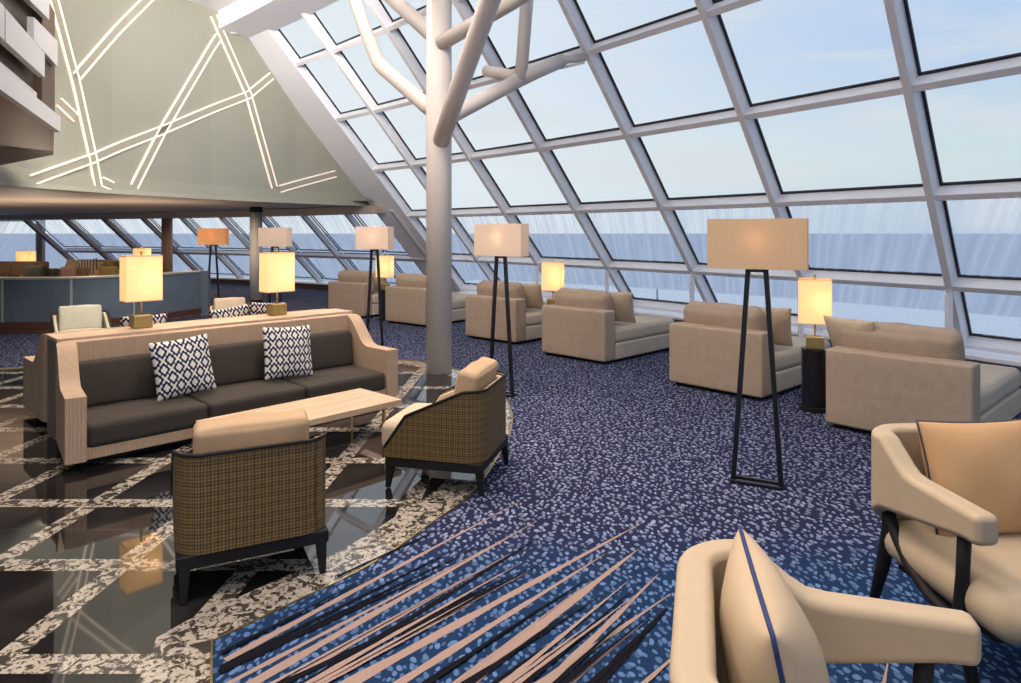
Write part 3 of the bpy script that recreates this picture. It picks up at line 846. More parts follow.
# ------------------------------------------------------------------ sofas, console, coffee table
U = Vector((.695, .719, 0)); V = Vector((-.719, .695, 0)); P0 = Vector((-2.95, 4.50, 0)); UA = atan2(.719, .695)
def SP(u, v, z=0.): return P0+U*u+V*v+Vector((0, 0, z))
def make_sofa(label):
    t = thing('sofa', label, 'sofa', SP(0, 0), UA, 'three-seat sofas back to back with the console')
    LN, DP = 2.71, .80
    # outer shell: front of left arm -> back -> front of right arm, thickness towards the seat
    path = []
    def h(y):       # arm top rises in a soft curve to the back
        k = max(0, min(1, (y-.34)/.34)); k = k*k*(3-2*k)
        return .50+.27*k
    ys = [0, .05, .2, .34, .40, .46, .52, .58, .64, .68]
    for y in ys: path.append((.10*y/.68, y, .06, h(y)))
    for a in range(1, 6):
        an = pi/2*a/6; path.append((.22-.12*cos(an), .68+.12*sin(an), .06, .775))
    for i in range(0, 11): path.append((.22+(LN-.34)*i/10, DP, .06, .775))
    for a in range(1, 6):
        an = pi/2*a/6; path.append((LN-.12+.12*sin(an), .68+.12*cos(an), .06, .775))
    for y in reversed(ys): path.append((LN, y, .06, h(y)))
    # travelling with the seat on the right: flip to keep thickness inward
    path = path[::-1]
    sweep('shell', SOFA_FAB, t, path, .125, bevel=.025)
    bm = bmesh.new(); addbox(bm, (LN/2, .36, .095), (LN-.26, .66, .07)); addbox(bm, (LN/2, .045, .10), (LN-.252, .06, .085))
    mesh_obj('base', bm, SOFA_FAB, t, bevel=.01)
    bm = bmesh.new(); addbox(bm, (LN/2, .42, .032), (LN-.3, .6, .06)); mesh_obj('plinth', bm, DARKWOOD, t)
    w = (LN-.26)/3
    for i in range(3):
        puff('seat_cushion', SOFA_CUSH, t, (.13+w*(i+.5), .33, .215), (w-.006, .66, .16), .035, (0, 0, .012))
    for i in range(3):
        Mx = Matrix.Translation((.13+w*(i+.5), .60, .46)) @ Matrix.Rotation(radians(-9), 4, 'X')
        puff('back_cushion', SOFA_CUSH, t, (0, 0, 0), (w-.006, .12, .36), .045, (0, .015, 0), M=Mx)
    return t
sofa = make_sofa('long beige ribbed sofa with dark taupe cushions facing the coffee table')
sofa.location = SP(0, 0, 0)
back = dup(sofa, SP(2.86, 2.06), UA+pi, 'beige sofa backing onto the far side of the lamp console')
def place_pillow(u, v, z, size, tilt, roll, label, group='navy patterned cushions'):
    # standing cushion facing the sofa front
    Mx = Matrix.Translation(SP(u, v, z)) @ Matrix.Rotation(UA, 4, 'Z') @ Matrix.Rotation(radians(90-tilt), 4, 'X') @ Matrix.Rotation(radians(roll), 4, 'Z')
    return pillow('throw_pillow', DAMASK, size, size, .13, Mx, None, None, 1, label, 'cushion', group)
place_pillow(.90, .40, .535, .46, 14, 4, 'navy and white damask cushion on the left half of the dark sofa seat')
place_pillow(1.80, .40, .54, .46, 13, -3, 'navy and white damask cushion right of the middle of the dark sofa seat')
place_pillow(.95, 1.50, .66, .40, -14, 0, 'damask cushion peeking over the console left of the front table lamp foot')
place_pillow(1.75, 1.50, .67, .40, -14, 6, 'damask cushion peeking over the console between the two table lamps')
place_pillow(2.12, 1.50, .69, .40, -14, -5, 'damask cushion peeking over the console right behind the far table lamp')
# console between the sofas
t = thing('console_table', 'long walnut console running between the two sofas, carrying two table lamps', 'console table', SP(.14, .86), UA)
bm = bmesh.new(); addbox(bm, (1.31, .15, .776), (2.62, .32, .03)); mesh_obj('top', bm, CONSOLE, t, bevel=.004)
for x in (.02, 2.60):
    bm = bmesh.new(); addbox(bm, (x, .15, .381), (.035, .31, .758)); mesh_obj('side_panel', bm, CONSIDE, t, bevel=.003)
bm = bmesh.new(); addbox(bm, (1.31, .15, .45), (2.54, .03, .6)); mesh_obj('back_panel', bm, CONSIDE, t)

def make_table_lamp(label, loc, rz, w=.28, dp=.17, hs=.38, zs=.24, group=None, stub=False, lit=LIT, power=3.2):
    """square brass foot, stem, rectangular lit shade with finial"""
    t = thing('table_lamp', label, 'table lamp', loc, rz, group)
    bm = bmesh.new(); addbox(bm, (0, 0, .055), (.15, .12, .108)); mesh_obj('base', bm, BRASSD, t, bevel=.006)
    bm = bmesh.new(); addlathe(bm, [(.008, .11), (.008, zs+hs*.5)], 10); mesh_obj('stem', bm, BRASS, t, smooth=True)
    bm = bmesh.new()
    z0, z1 = zs, zs+hs
    T = .004
    for sx, sy, cx, cy in ((w, T, 0, -dp/2), (w, T, 0, dp/2), (T, dp, -w/2, 0), (T, dp, w/2, 0)):
        addbox(bm, (cx, cy, (z0+z1)/2), (sx+T if sx == w else sx, sy, hs))
    sh = mesh_obj('lamp_shade', bm, lit, t)
    for z in (z0+.003, z1-.003):
        bm = bmesh.new()
        for sx, sy, cx, cy in ((w+.012, .006, 0, -dp/2), (w+.012, .006, 0, dp/2), (.006, dp, -w/2, 0), (.006, dp, w/2, 0)):
            addbox(bm, (cx, cy, z), (sx, sy, .008))
        mesh_obj('shade_trim', bm, LIT_LOW, sh)
    bm = bmesh.new(); addbox(bm, (0, 0, z1-.01), (w-.01, .008, .006)); addbox(bm, (0, 0, z1-.01), (.008, dp-.01, .006))
    addlathe(bm, [(.004, z1-.01), (.004, z1+.012), (.011, z1+.016), (.011, z1+.034), (.004, z1+.04)], 10)
    mesh_obj('finial', bm, BRASSD, sh, smooth=True)
    bm = bmesh.new(); bmesh.ops.create_uvsphere(bm, u_segments=12, v_segments=8, radius=.03)
    bmesh.ops.translate(bm, vec=(0, 0, z0+hs*.5), verts=bm.verts)
    mesh_obj('bulb', bm, emis('bulb_glow', (1, .75, .45), 3), t, smooth=True)
    if power:
        ld = bpy.data.lights.new('lamp_light', 'POINT'); ld.energy = power; ld.color = (1, .70, .38); ld.shadow_soft_size = .045
        lo = bpy.data.objects.new('lamp_light', ld); COL.objects.link(lo)
        a = Vector((.06*cos(rz), .06*sin(rz), 0)); lo.location = Vector(loc)+a+Vector((0, 0, z0+hs*.5))
    return t
LG = 'table lamps on the console'
make_table_lamp('brass-footed table lamp with glowing box shade, nearer one on the sofa console', (-3.155, 5.81, .792), UA, zs=.23, hs=.385, group=LG)
make_table_lamp('brass-footed table lamp with glowing box shade, farther one on the sofa console', (-2.306, 6.717, .792), UA, zs=.23, hs=.385, group=LG)

# coffee table
t = thing('coffee_table', 'long pale wood coffee table on thin brass legs in front of the sofa', 'coffee table', (-1.778, 4.335, 0), atan2(.731, .683))
LT, WT = 1.36, .56
bm = bmesh.new(); addbox(bm, (LT/2, WT/2, .275), (LT, WT, .048)); mesh_obj('tabletop', bm, TAN_TOP, t, bevel=.006)
for x in (.13, LT-.13):
    for y in (.06, WT-.06):
        bm = bmesh.new(); addbox(bm, (x, y, .126), (.018, .018, .25)); mesh_obj('leg', bm, BRASS, t)
bm = bmesh.new(); addbox(bm, (LT/2, .06, .245), (LT-.28, .014, .012)); addbox(bm, (LT/2, WT-.06, .245), (LT-.28, .014, .012)); mesh_obj('stretcher', bm, BRASS, t)

# ------------------------------------------------------------------ wicker barrel armchairs
def make_wicker(label, loc, rz, seatm=PILLOWBEIGE, backm=PILLOWTAN):
    t = thing('wicker_armchair', label, 'armchair', loc, rz)
    Wd, D, R = .33, .64, .13
    def top(x):       # height along the arm, x forward
        if x < .12: return .63
        if x < .50: return .63-.17*((x-.12)/.38)
        return .46-.20*((x-.50)/.14)
    path = [(D, -Wd, .20, top(D))]
    xs = [.60, .56, .52, .50, .46, .38, .30, .22, R]
    for x in xs: path.append((x, -Wd, .20, top(x)))
    for a in range(1, 8):
        an = pi/2*a/8; path.append((R-R*sin(an), -Wd+R-R*cos(an), .20, .63))
    for i in range(0, 5): path.append((0, -Wd+R+(2*Wd-2*R)*i/4, .20, .632))
    for a in range(1, 8):
        an = pi/2*a/8; path.append((R-R*cos(an), Wd-R+R*sin(an), .20, .63))
    for x in reversed(xs): path.append((x, Wd, .20, top(x)))
    path.append((D, Wd, .20, top(D)))
    # taper: slightly narrower at the bottom is given by the leg frame; seat on the right of travel
    P = path[::-1]
    ws = sweep('wicker_shell', WICKER, t, P, .018, bevel=.004, seg=1)
    ins = []
    for i, p in enumerate(P):
        a = Vector(P[max(0, i-1)][:2]); b = Vector(P[min(len(P)-1, i+1)][:2]); d = (b-a).normalized(); nn = Vector((-d.y, d.x))
        q_ = Vector(p[:2])+nn*.019; ins.append((q_.x, q_.y, .22, p[3]-.012))
    sweep('lining', seatm, t, ins, .035, bevel=.012)
    bm = bmesh.new(); addtube(bm, [Vector((p[0], p[1], p[3]))+Vector((0, 0, .004)) for p in P], .009, 8); mesh_obj('rim', bm, DARKWOOD, ws, smooth=True)
    # base frame and legs
    bm = bmesh.new()
    addbox(bm, (D/2+.005, 0, .172), (D-.01, 2*Wd-.01, .062))
    mesh_obj('seat_frame', bm, DARKWOOD, t, bevel=.01)
    for x, y, dx in ((.035, -.29, -.02), (.035, .29, -.02), (D-.03, -.29, .02), (D-.03, .29, .02)):
        bm = bmesh.new(); addbeam(bm, (x+dx, y*1.02, 0.002 if x > .3 or True else 0), (x, y, .17), .028, .028, up=Vector((0, 1, 0)), w2=.05, h2=.05); mesh_obj('leg', bm, DARKWOOD, t, bevel=.004)
    puff('seat_cushion', seatm, t, (.40, 0, .305), (.60, .545, .19), .05, (.01, 0, .015))
    Mx = Matrix.Translation((.155, 0, .56)) @ Matrix.Rotation(radians(-12), 4, 'Y')
    puff('back_cushion', backm, t, (0, 0, 0), (.14, .50, .36), .03, (.015, 0, .01), M=Mx, wr=.003)
    return t
wa = make_wicker('dark wicker armchair seen from behind, its back to the camera at the coffee table', (-1.14, 3.05, 0), atan2(.891, -.454))
wb = make_wicker('dark wicker armchair in profile beside the carpet edge, tan cushion above its back', (-.085, 4.40, .009), atan2(.248, -.969))
wb.location.z = .003
wc = make_wicker('pale cushioned wicker armchair behind the left end of the sofa console', (-5.50, 8.95, .009), radians(-52), PALEGREEN, PALEGREEN)
wd = make_wicker('beige cushioned armchair behind the console, between the table lamps', (-4.15, 10.0, .009), radians(-60), PILLOWBEIGE, PILLOWBEIGE)

wc.scale = (.9, .95, .87); wd.scale = (.85, .85, .87); wc.location.x = -5.68

# ------------------------------------------------------------------ chaises by the windows
def make_chaise(label, loc, rz):
    t = thing('chaise_lounge', label, 'chaise lounge', loc, rz, 'chaises facing the windows')
    Wd, D = 1.03, 1.62           # local x along the back (0..Wd), local y towards the window
    bm = bmesh.new(); addpuff(bm, (Wd/2, .11, .34), (Wd, .22, .61), .022, (0, .003, 0)); mesh_obj('backrest', bm, CHAISE, t, smooth=True)
    puff('base', CHAISE_SEAT, t, (Wd/2, .925, .135), (Wd, 1.39, .20), .02, (0, 0, 0))
    puff('seat_cushion', CHAISE_SEAT, t, (Wd/2, .925, .325), (Wd-.01, 1.38, .175), .05, (0, 0, .025), wr=.003)
    bm = bmesh.new(); addbox(bm, (Wd/2, .80, .02), (Wd-.1, 1.5, .03)); mesh_obj('plinth', bm, DARKWOOD, t)
    Mx = Matrix.Translation((Wd*.45, .31, .63)) @ Matrix.Rotation(radians(14), 4, 'X')
    puff('back_cushion', CHAISE, t, (0, 0, 0), (.86, .20, .44), .07, (0, .03, .02), M=Mx, wr=.007)
    return t
CH = [((2.93, 5.20), -47, 'beige chaise lounge nearest the camera, right of the black side table'),
      ((2.01, 6.76), -47, 'beige chaise lounge behind the nearest floor lamp, left of the black side table'),
      ((.766, 8.53), -45, 'beige chaise lounge in the middle of the window row, its long pale seat fully seen'),
      ((-.31, 9.98), -42, 'beige chaise lounge behind the floor lamp right of the white column'),
      ((-1.83, 11.75), -39, 'beige chaise lounge partly hidden by the white column'),
      ((-3.15, 12.95), -37, 'farthest beige chaise lounge, left of the column by the dark-legged lamp')]
chs = []; c0 = None
for i, ((mx, my), ang, lab) in enumerate(CH):
    a = radians(ang); d = Vector((cos(a), sin(a))); loc = Vector((mx, my))-d*.515
    if c0 is None: c0 = make_chaise(lab, (loc.x, loc.y, .009), a); o = c0
    else: o = dup(c0, (loc.x, loc.y, .009), a, lab)
    d2 = Vector((-sin(a), cos(a)))
    # one loose cushion leaning on the back cushion at the right-hand end
    p = loc+d*(.84 if i else .30)+d2*.50
    if i == 0: p = loc+d*.12+d2*.30
    Mx = Matrix.Translation((p.x, p.y, .66 if i else .69)) @ Matrix.Rotation(a+radians(20 if i else -14), 4, 'Z') @ Matrix.Rotation(radians(90+24), 4, 'X')
    labs = ['small beige cushion at the left corner of the nearest chaise', 'beige cushion leaning in the chaise beside the black side table',
            'beige cushion leaning upright in the middle chaise', 'beige cushion leaning in the chaise behind the middle floor lamp',
            'beige cushion in the chaise half hidden by the white column', 'beige cushion in the farthest chaise by the window']
    pillow('throw_pillow', PILLOWBEIGE, .46, .44, .15, Mx, None, None, i, labs[i], 'cushion', 'loose cushions on the chaises')

# side tables with lamps
def side_table(loc, lab):
    t = thing('side_table', lab, 'side table', loc)
    bm = bmesh.new(); addlathe(bm, [(.112, .03), (.112, .535), (.118, .54), (.118, .552)], 32); mesh_obj('body', bm, BLACK, t, smooth=False)
    bm = bmesh.new(); addlathe(bm, [(.128, 0), (.128, .035), (.12, .04)], 32); mesh_obj('base', bm, DARKWOOD, t)
    return t
for (x, y), lab, ll in (((2.74, 6.12), 'round black drum side table between the two nearest chaises', 'glowing box-shade table lamp on the round black side table'),
                    ((.60, 9.62), 'round black side table tucked between two chaises behind the middle one', 'glowing box-shade table lamp left of the middle chaise'),
                    ((-2.30, 12.45), 'round black side table tucked beside the chaise left of the column', 'small glowing table lamp behind the second farthest floor lamp')):
    side_table((x, y, .009), lab)
    make_table_lamp(ll, (x, y, .562), radians(-24), w=.27, dp=.18, hs=.40, zs=.225, group='table lamps by the chaises')

# ------------------------------------------------------------------ floor lamps
def floor_lamp(loc, rz, lab, m, k=1.):
    t = thing('floor_lamp', lab, 'floor lamp', loc, rz, 'black-framed floor lamps')
    for s in (-1, 1):
        bm = bmesh.new(); addbeam(bm, (s*.143, 0, .012), (s*.052, 0, 1.37), .030, .030, up=Vector((0, 1, 0))); mesh_obj('leg', bm, BLACK, t, bevel=.002)
    bm = bmesh.new(); addbox(bm, (0, 0, 1.355), (.13, .03, .022)); addbox(bm, (0, 0, 1.41), (.012, .012, .1)); mesh_obj('top_bar', bm, BLACK, t)
    bm = bmesh.new()
    for c, s in (((0, -.02, .011), (.31, .034, .022)), ((0, .06, .011), (.31, .022, .022)), ((-.145, .02, .011), (.022, .10, .022)), ((.145, .02, .011), (.022, .10, .022))): addbox(bm, c, s)
    mesh_obj('foot', bm, BLACK, t, bevel=.002)
    w, dp, z0, z1 = .585, .12, 1.365, 1.68
    bm = bmesh.new()
    for sx, sy, cx, cy in ((w, .005, 0, -dp/2), (w, .005, 0, dp/2), (.005, dp, -w/2, 0), (.005, dp, w/2, 0)):
        addbox(bm, (cx, cy, (z0+z1)/2), (sx+(.005 if sx == w else 0), sy, z1-z0))
    sh = mesh_obj('lamp_shade', bm, m, t)
    bm = bmesh.new(); addbox(bm, (0, 0, z0+.05), (w-.01, .01, .006)); addbox(bm, (0, 0, z0+.05), (.01, dp-.01, .006)); mesh_obj('shade_carrier', bm, BLACK, sh)
    ld = bpy.data.lights.new('lamp_light', 'POINT'); ld.energy = 1.1*k; ld.color = (1, .74, .48); ld.shadow_soft_size = .055
    lo = bpy.data.objects.new('lamp_light', ld); COL.objects.link(lo); lo.location = (loc[0], loc[1], 1.55)
    return t
floor_lamp((1.555, 4.29, .009), radians(-27), 'nearest tall floor lamp with black A-frame legs in the middle of the carpet', LIT_LOW)
floor_lamp((-.095, 6.70, .009), radians(-38), 'tall black-legged floor lamp right of the white column', PALE_SHADE)
floor_lamp((-1.90, 9.50, .009), radians(-30), 'black-legged floor lamp between the sofa end and the white column', PALE_SHADE)
floor_lamp((-3.93, 11.35, .009), radians(-20), 'pale-shaded floor lamp behind the farther console lamp', PALE_SHADE, .2)
floor_lamp((-5.77, 13.2, .009), radians(-10), 'distant floor lamp with orange shade beside the blue bar counter', LIT_ORANGE)

# ------------------------------------------------------------------ sculpted cream armchairs in the foreground
def make_cream(label, loc, rz, flip=1):
    t = thing('cream_armchair', label, 'armchair', loc, rz)
    Wd, D, R = .37, .68, .17
    def top(x):
        if x < .14: return .80
        k = min(1, (x-.14)/.20); k = k*k*(3-2*k)
        return .80-.105*k-.012*max(0, x-.34)
    def lo(x): return .59-.11*max(0, 1-x/.62)
    path = []
    xs = [D, .60, .52, .44, .36, .31, .27, .23, .19]
    for x in xs: path.append((x, -Wd+.0, lo(x), top(x)))
    for a in range(0, 9):
        an = pi/2*a/8; x = R-R*sin(an); path.append((x, -Wd+R-R*cos(an), lo(x)-.10*a/8, .80))
    for i in range(1, 6): path.append((0, -Wd+R+(2*Wd-2*R)*i/5*.999, .38, .80))
    for a in range(1, 9):
        an = pi/2*a/8; x = R-R*cos(an); path.append((x, Wd-R+R*sin(an), lo(x)-.10*(1-a/8), .80))
    for x in reversed(xs): path.append((x, Wd, lo(x), top(x)))
    th = [.085]*len(path)
    sweep('shell', LEATHER, t, path[::-1], th, bevel=.03, seg=4)
    bm = bmesh.new(); addpuff(bm, (.42, 0, .37), (.66, .66, .15), .07, (.02, 0, .015), n=14); mesh_obj('seat_cushion', bm, LEATHER, t, smooth=True)
    bm = bmesh.new(); addbox(bm, (.40, 0, .28), (.50, .56, .035)); mesh_obj('seat_frame', bm, DARKWOOD, t, bevel=.01)
    for s in (-1, 1):
        y = s*(Wd-.045)
        # front leg reaching up to the arm
        bm = bmesh.new(); addtube(bm, [(D-.11, y, .60), (D-.12, y, .44), (D-.13, y, .30), (D-.04, y, 0.002)], [.022, .021, .026, .014], 12)
        mesh_obj('leg', bm, DARKWOOD, t, smooth=True)
        bm = bmesh.new(); addtube(bm, [(.13, y*.94, .50), (.135, y*.94, .42), (.10, y*.95, .25), (.02, y*.97, 0.002)], [.022, .026, .026, .014], 12)
        mesh_obj('leg', bm, DARKWOOD, t, smooth=True)
        bm = bmesh.new(); addtube(bm, [(.135, y*.94, .48), (.19, y*.96, .41), (.28, y*.98, .335), (.40, y, .29), (.50, y, .275), (D-.13, y, .29)], [.022, .020, .020, .020, .021, .024], 12)
        mesh_obj('brace', bm, DARKWOOD, t, smooth=True)
    return t
ca = make_cream('cream upholstered armchair at the bottom edge, a blue-piped cushion on it', (.35, 1.46, .009), radians(-15.7))
cb = make_cream('cream upholstered armchair at right facing the camera, with a camel cushion', (1.80, 2.86, .009), radians(-86))
def chair_pillow(base_loc, rz, x, y, z, w, h, tilt, yaw, m, pipe, lab):
    Mx = Matrix.Translation(base_loc) @ Matrix.Rotation(rz, 4, 'Z') @ Matrix.Translation((x, y, z)) @ Matrix.Rotation(radians(yaw), 4, 'Z') @ Matrix.Rotation(radians(90), 4, 'Z') @ Matrix.Rotation(radians(90-tilt), 4, 'X')
    pillow('throw_pillow', m, w, h, .20, Mx, None, pipe, 3, lab, 'cushion')
chair_pillow(Vector((.35, 1.46, .009)), radians(-15.7), .21, .03, .655, .46, .44, 12, 4, CREAMP, NAVY, 'cream cushion with navy piping seen edge-on in the bottom armchair')
chair_pillow(Vector((1.80, 2.86, .009)), radians(-86), .23, 0.02, .645, .47, .43, 16, 0, ORANGE, DKPIPE, 'camel cushion with dark piping in the armchair at right')

# ------------------------------------------------------------------ blue bar counter and what stands behind it
t = thing('bar_counter', 'long curved bar front of slate blue panels on a brown plinth at left', 'counter', (0, 0, 0))
cpts = catmull([(-13.5, 12.2), (-11.5, 11.7), (-9.8, 11.25), (-8.4, 11.0), (-7.4, 11.05), (-6.85, 11.35), (-6.35, 12.0), (-5.95, 13.05)], 6)
def cprof(P, u0, u1, d0, d1, z0, z1, m, name):
    bm = bmesh.new(); R = []
    for i, p in enumerate(P):
        if i == 0: d = P[1]-p
        elif i == len(P)-1: d = p-P[-2]
        else: d = P[i+1]-P[i-1]
        d.normalize(); nn = Vector((-d.y, d.x))
        if i/(len(P)-1) < u0-1e-6 or i/(len(P)-1) > u1+1e-6: continue
        a, b = p+nn*d0, p+nn*d1
        R.append([bm.verts.new((a.x, a.y, z0)), bm.verts.new((b.x, b.y, z0)), bm.verts.new((b.x, b.y, z1)), bm.verts.new((a.x, a.y, z1))])
    for A, B in zip(R, R[1:]):
        for j in range(4): bm.faces.new((A[j], A[(j+1) % 4], B[(j+1) % 4], B[j]))
    bm.faces.new(R[0][::-1]); bm.faces.new(R[-1])
    return mesh_obj(name, bm, m, t, bevel=.004)
n_ = len(cpts)-1
cuts = [0, 6, 12, 19, 26, 34, n_]
for a, b in zip(cuts, cuts[1:]):
    cprof(cpts, a/n_, b/n_, 0, .10, .16, .845, BLUEPANEL, 'panel')
for a in cuts[1:-1]:
    p = cpts[a]; d = (cpts[a+1]-cpts[a-1]).normalized(); bm = bmesh.new()
    addbox(bm, (p.x+d.y*.006, p.y-d.x*.006, .50), (.035, .02, .68), rz=atan2(d.y, d.x)); mesh_obj('seam', bm, SEAM, t)
cprof(cpts, 0, 1, -.02, .30, .845, .875, SEAM, 'countertop')
cprof(cpts, 0, .62, -.28, .10, .009, .055, REDBROWN, 'foot_step')
cprof(cpts, 0, 1, -.03, .10, .055, .16, REDBROWN, 'plinth')
bm = bmesh.new(); addbox(bm, (-5.93, 13.22, .44), (.14, .34, .86), rz=.3); mesh_obj('end_panel', bm, BLUEPANEL, t)

def lounge(label, loc, rz, w, m1, m2, hb=.85, group='lounge seats behind the bar counter', n=1, striped=False):
    t = thing('lounge_chair' if w < 1.2 else 'lounge_sofa', label, 'armchair' if w < 1.2 else 'sofa', loc, rz, group)
    puff('base', m1, t, (0, 0, .22), (w, .75, .34), .03, (0, 0, 0))
    puff('backrest', m1, t, (0, -.33, .48), (w, .17, hb-.12), .04, (0, .0, 0))
    for s in (-1, 1): puff('armrest', m1, t, (s*(w/2-.08), .03, .48), (.16, .66, .26), .04, (0, 0, 0))
    k = max(1, int(round((w-.3)/.7))); ww = (w-.32)/k
    for i in range(k):
        puff('seat_cushion', m2, t, (-(w-.32)/2+ww*(i+.5), .05, .45), (ww, .6, .14), .04)
        puff('back_cushion', m2, t, (-(w-.32)/2+ww*(i+.5), -.19, .70), (ww, .14, .34), .05, (0, .02, 0))
    return t
G2 = plain('umber_upholstery', (.20, .125, .085), .9, noise=.1, scale=8)
G3 = plain('olive_bench_cloth', (.22, .16, .07), .9, noise=.1, scale=8)
G4 = plain('dark_moss_cloth', (.06, .06, .045), .9)
lounge('long brown lounge sofa behind the far left of the bar counter', (-12.5, 16.4, .009), radians(175), 2.3, G2, G2, .95)
lounge('dark green low armchair showing above the bar counter, right of the brown sofa', (-10.55, 14.9, .009), radians(172), .80, G4, G4, .76)
lounge('dusty brown armchair showing above the bar counter left of the striped cushions', (-9.62, 14.6, .009), radians(172), .62, G2, plain('dusty_rose_cloth', (.30, .21, .17), .9), .84)
lounge('beige armchair holding two striped cushions behind the bar counter', (-10.35, 16.6, .009), radians(168), 1.0, PILLOWTAN, PILLOWBEIGE, 1.02)
lounge('olive cushioned bench seat behind the bar counter in front of the striped cushions', (-8.72, 14.55, .009), radians(180), .70, PILLOWTAN, G3, .74)
lounge('brown armchair behind the counter, just left of the near table lamp shade', (-9.35, 16.4, .009), radians(185), .70, G2, G2, .98)
m_, nt_, N, L, B = mat('striped_cushion_cloth'); v_, o_ = obj_xyz(N, L)
wv = N.new('ShaderNodeTexWave'); wv.inputs['Scale'].default_value = 5; L.new(v_, wv.inputs['Vector'])
L.new(mixc(N, L, step(N, L, wv.outputs['Fac'], .4, .6), (.16, .09, .05), (.52, .44, .36)), B.inputs['Base Color']); B.inputs['Roughness'].default_value = .9
for x, rz_, lb in ((-10.52, -8, 'brown striped cushion at left on the beige armchair behind the bar'), (-10.12, 8, 'brown striped cushion at right on the beige armchair behind the bar')):
    Mx = Matrix.Translation((x, 16.30, .76)) @ Matrix.Rotation(radians(rz_), 4, 'Z') @ Matrix.Rotation(radians(72), 4, 'X') @ Matrix.Rotation(radians(rz_), 4, 'Z')
    pillow('throw_pillow', m_, .40, .44, .12, Mx, None, None, 2, lb, 'cushion', 'striped cushions behind the bar')
side_table((-12.4, 17.4, .009), 'round black side table behind the brown sofa at far left')
make_table_lamp('distant yellow glowing table lamp at the far left edge', (-12.4, 17.4, .562), 0, w=.33, dp=.26, hs=.34, zs=.24, group='distant table lamps')
side_table((-8.75, 17.5, .009), 'round black side table hidden behind the near console lamp')
make_table_lamp('distant glowing table lamp peeking above the near console lamp shade', (-9.75, 18.0, .60), 0, w=.32, dp=.3, hs=.30, zs=.30, group='distant table lamps')

# ------------------------------------------------------------------ outside
bm = bmesh.new(); addbox(bm, (0, 9000, -16), (60000, 24000, .1)); o = mesh_obj('sea', bm, SEA); o['kind'] = 'structure'
band('trim_11', SL-8, SE+2, 30, lambda s: [Vector((*(W(s, .2)-IN*d).xy, z)) for d, z in ((.6, -.45), (9.5, -.45), (9.5, -.3), (.6, -.3))], DECKM)
t = thing('railing_post', 'slim grey post standing on the pale deck outside the window', 'post', (3.41, 15.8, -.3))
bm = bmesh.new(); addlathe(bm, [(.06, 0), (.06, .02), (.025, .03), (.022, .58), (.03, .6)], 12); mesh_obj('shaft', bm, plain('grey_post_paint', (.3, .32, .36), .5), t, smooth=True)

# ------------------------------------------------------------------ world
w = bpy.data.worlds.new('sky'); SC.world = w; w.use_nodes = True
N, L = w.node_tree.nodes, w.node_tree.links
bg = N['Background']
tc = N.new('ShaderNodeTexCoord'); sp = N.new('ShaderNodeSeparateXYZ'); L.new(tc.outputs['Generated'], sp.inputs[0])
el = sp.outputs[2]
g1 = mixc(N, L, step(N, L, el, .0, .10), (.52, .62, .75), (.66, .77, .80))
g2 = mixc(N, L, step(N, L, el, .07, .27), g1, (.50, .64, .88))
# brighter towards the low sun on the left
az = M_(N, L, 'MULTIPLY_ADD', sp.outputs[0], -.62, M_(N, L, 'MULTIPLY', sp.outputs[1], .55))
g3 = mixc(N, L, step(N, L, az, .05, .75), g2, (.84, .89, .93))
mp = N.new('ShaderNodeMapping'); mp.inputs['Scale'].default_value = (1, 1, 4.5); mp.inputs['Rotation'].default_value = (.1, .15, .3)
L.new(tc.outputs['Generated'], mp.inputs['Vector'])
nz = N.new('ShaderNodeTexNoise'); nz.inputs['Scale'].default_value = 3.2; nz.inputs['Detail'].default_value = 7; nz.inputs['Distortion'].default_value = .4
L.new(mp.outputs[0], nz.inputs['Vector'])
cl = M_(N, L, 'MULTIPLY', step(N, L, nz.outputs['Fac'], .44, .70), .8)
g4 = mixc(N, L, cl, g3, (.74, .78, .82))
L.new(g4, bg.inputs[0]); bg.inputs[1].default_value = 1.0

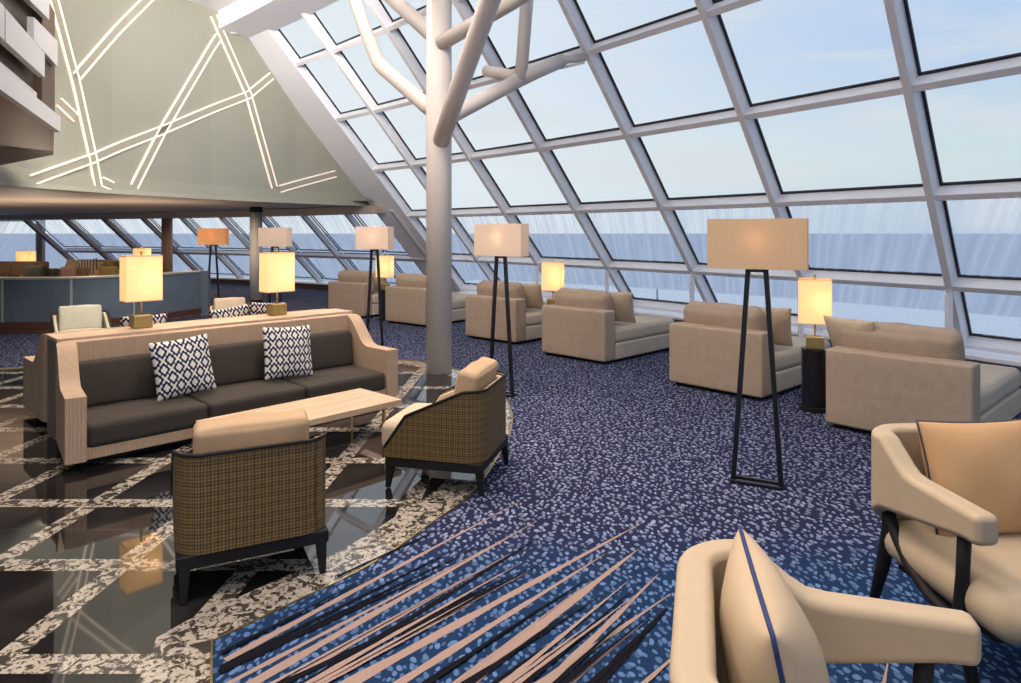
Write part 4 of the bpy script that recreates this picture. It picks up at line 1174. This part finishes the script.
# ------------------------------------------------------------------ room lighting: added warm fill lights without fixtures
def area(loc, e, size=.5, col=(1, .76, .52), rot=(0, 0, 0), spread=125):
    ld = bpy.data.lights.new('fill_area', 'AREA'); ld.shape = 'DISK'; ld.size = size; ld.energy = e; ld.color = col
    o = bpy.data.objects.new('fill_area', ld); COL.objects.link(o); o.location = loc; o.rotation_euler = rot
    ld.spread = radians(spread)
    return o
for x, y, e in ((-4.2, 1.0, 110), (-4.4, 4.2, 130), (-4.0, 7.4, 140), (-1.0, 2.0, 75), (-.8, 5.4, 110), (-2.0, 8.8, 130), (1.2, 3.4, 60), (-1.6, -1.6, 90)):
    area((x, y, 5.45), e, 1.3, (1, .86, .73))  # unseen fill discs below the ceiling, added to brighten the room
def point_fill(loc, e, r=.3, col=(1, .90, .82)):
    ld = bpy.data.lights.new('fill_point', 'POINT'); ld.energy = e; ld.color = col; ld.shadow_soft_size = r
    o = bpy.data.objects.new('fill_point', ld); COL.objects.link(o); o.location = loc
point_fill((-4.6, 4.2, 4.5), 90); point_fill((-2.4, 1.8, 4.3), 60); point_fill((.3, 1.6, 4.4), 35)  # added point fills above the frame to lift ceiling and walls
def aimed(loc, tgt, e, size, spread=150, col=(1, .90, .80)):
    d = Vector(tgt)-Vector(loc); area(loc, e, size, col, d.to_track_quat('-Z', 'Y').to_euler(), spread)
aimed((-2.0, 5.0, 5.2), (-6.4, 10.5, 3.6), 110, 1.0); aimed((-2.6, 8.3, 5.3), (-5.4, 12.6, 3.4), 60, .8)  # added fills washing the grey wall
aimed((-3.4, 5.6, 4.2), (-4.3, 11.8, 5.2), 40, .5, 60, (1, .95, .93))  # added fill brightening the header and frame beam
aimed((-3.0, 1.0, 5.2), (-5.0, 6.0, 3.0), 60, .8)  # another added fill, aimed towards the balcony side
for x, y in ((-8.0, 13.0), (-6.0, 14.2), (-11.5, 14.5), (-8.5, 18), (-13, 18.5)): area((x, y, 2.15), 34, .3, spread=165)  # added fill discs under the soffit for the bar zone
for x, y, e in ((-8.6, 12.3, 45), (-11.0, 12.9, 45), (-6.9, 12.6, 30)):      # added uplights to brighten the soffit, hidden behind the bar front
    area((x, y, .60), e, .35, (1, .80, .60), (pi, 0, 0), 170)

# ------------------------------------------------------------------ camera
cam = bpy.data.cameras.new('camera'); co = bpy.data.objects.new('camera', cam); COL.objects.link(co)
co.location = (0, 0, 1.6); co.rotation_euler = (radians(90), 0, 0)
cam.sensor_width = 36; cam.lens = 680*36/1021; cam.shift_y = -(341.5-233)/1021; cam.shift_x = 0
cam.clip_end = 40000; cam.clip_start = .05
SC.camera = co
SC.view_settings.view_transform = 'Standard'; SC.view_settings.look = 'None'
SC.view_settings.exposure = 0; SC.view_settings.gamma = 1; SC.view_settings.use_curve_mapping = False
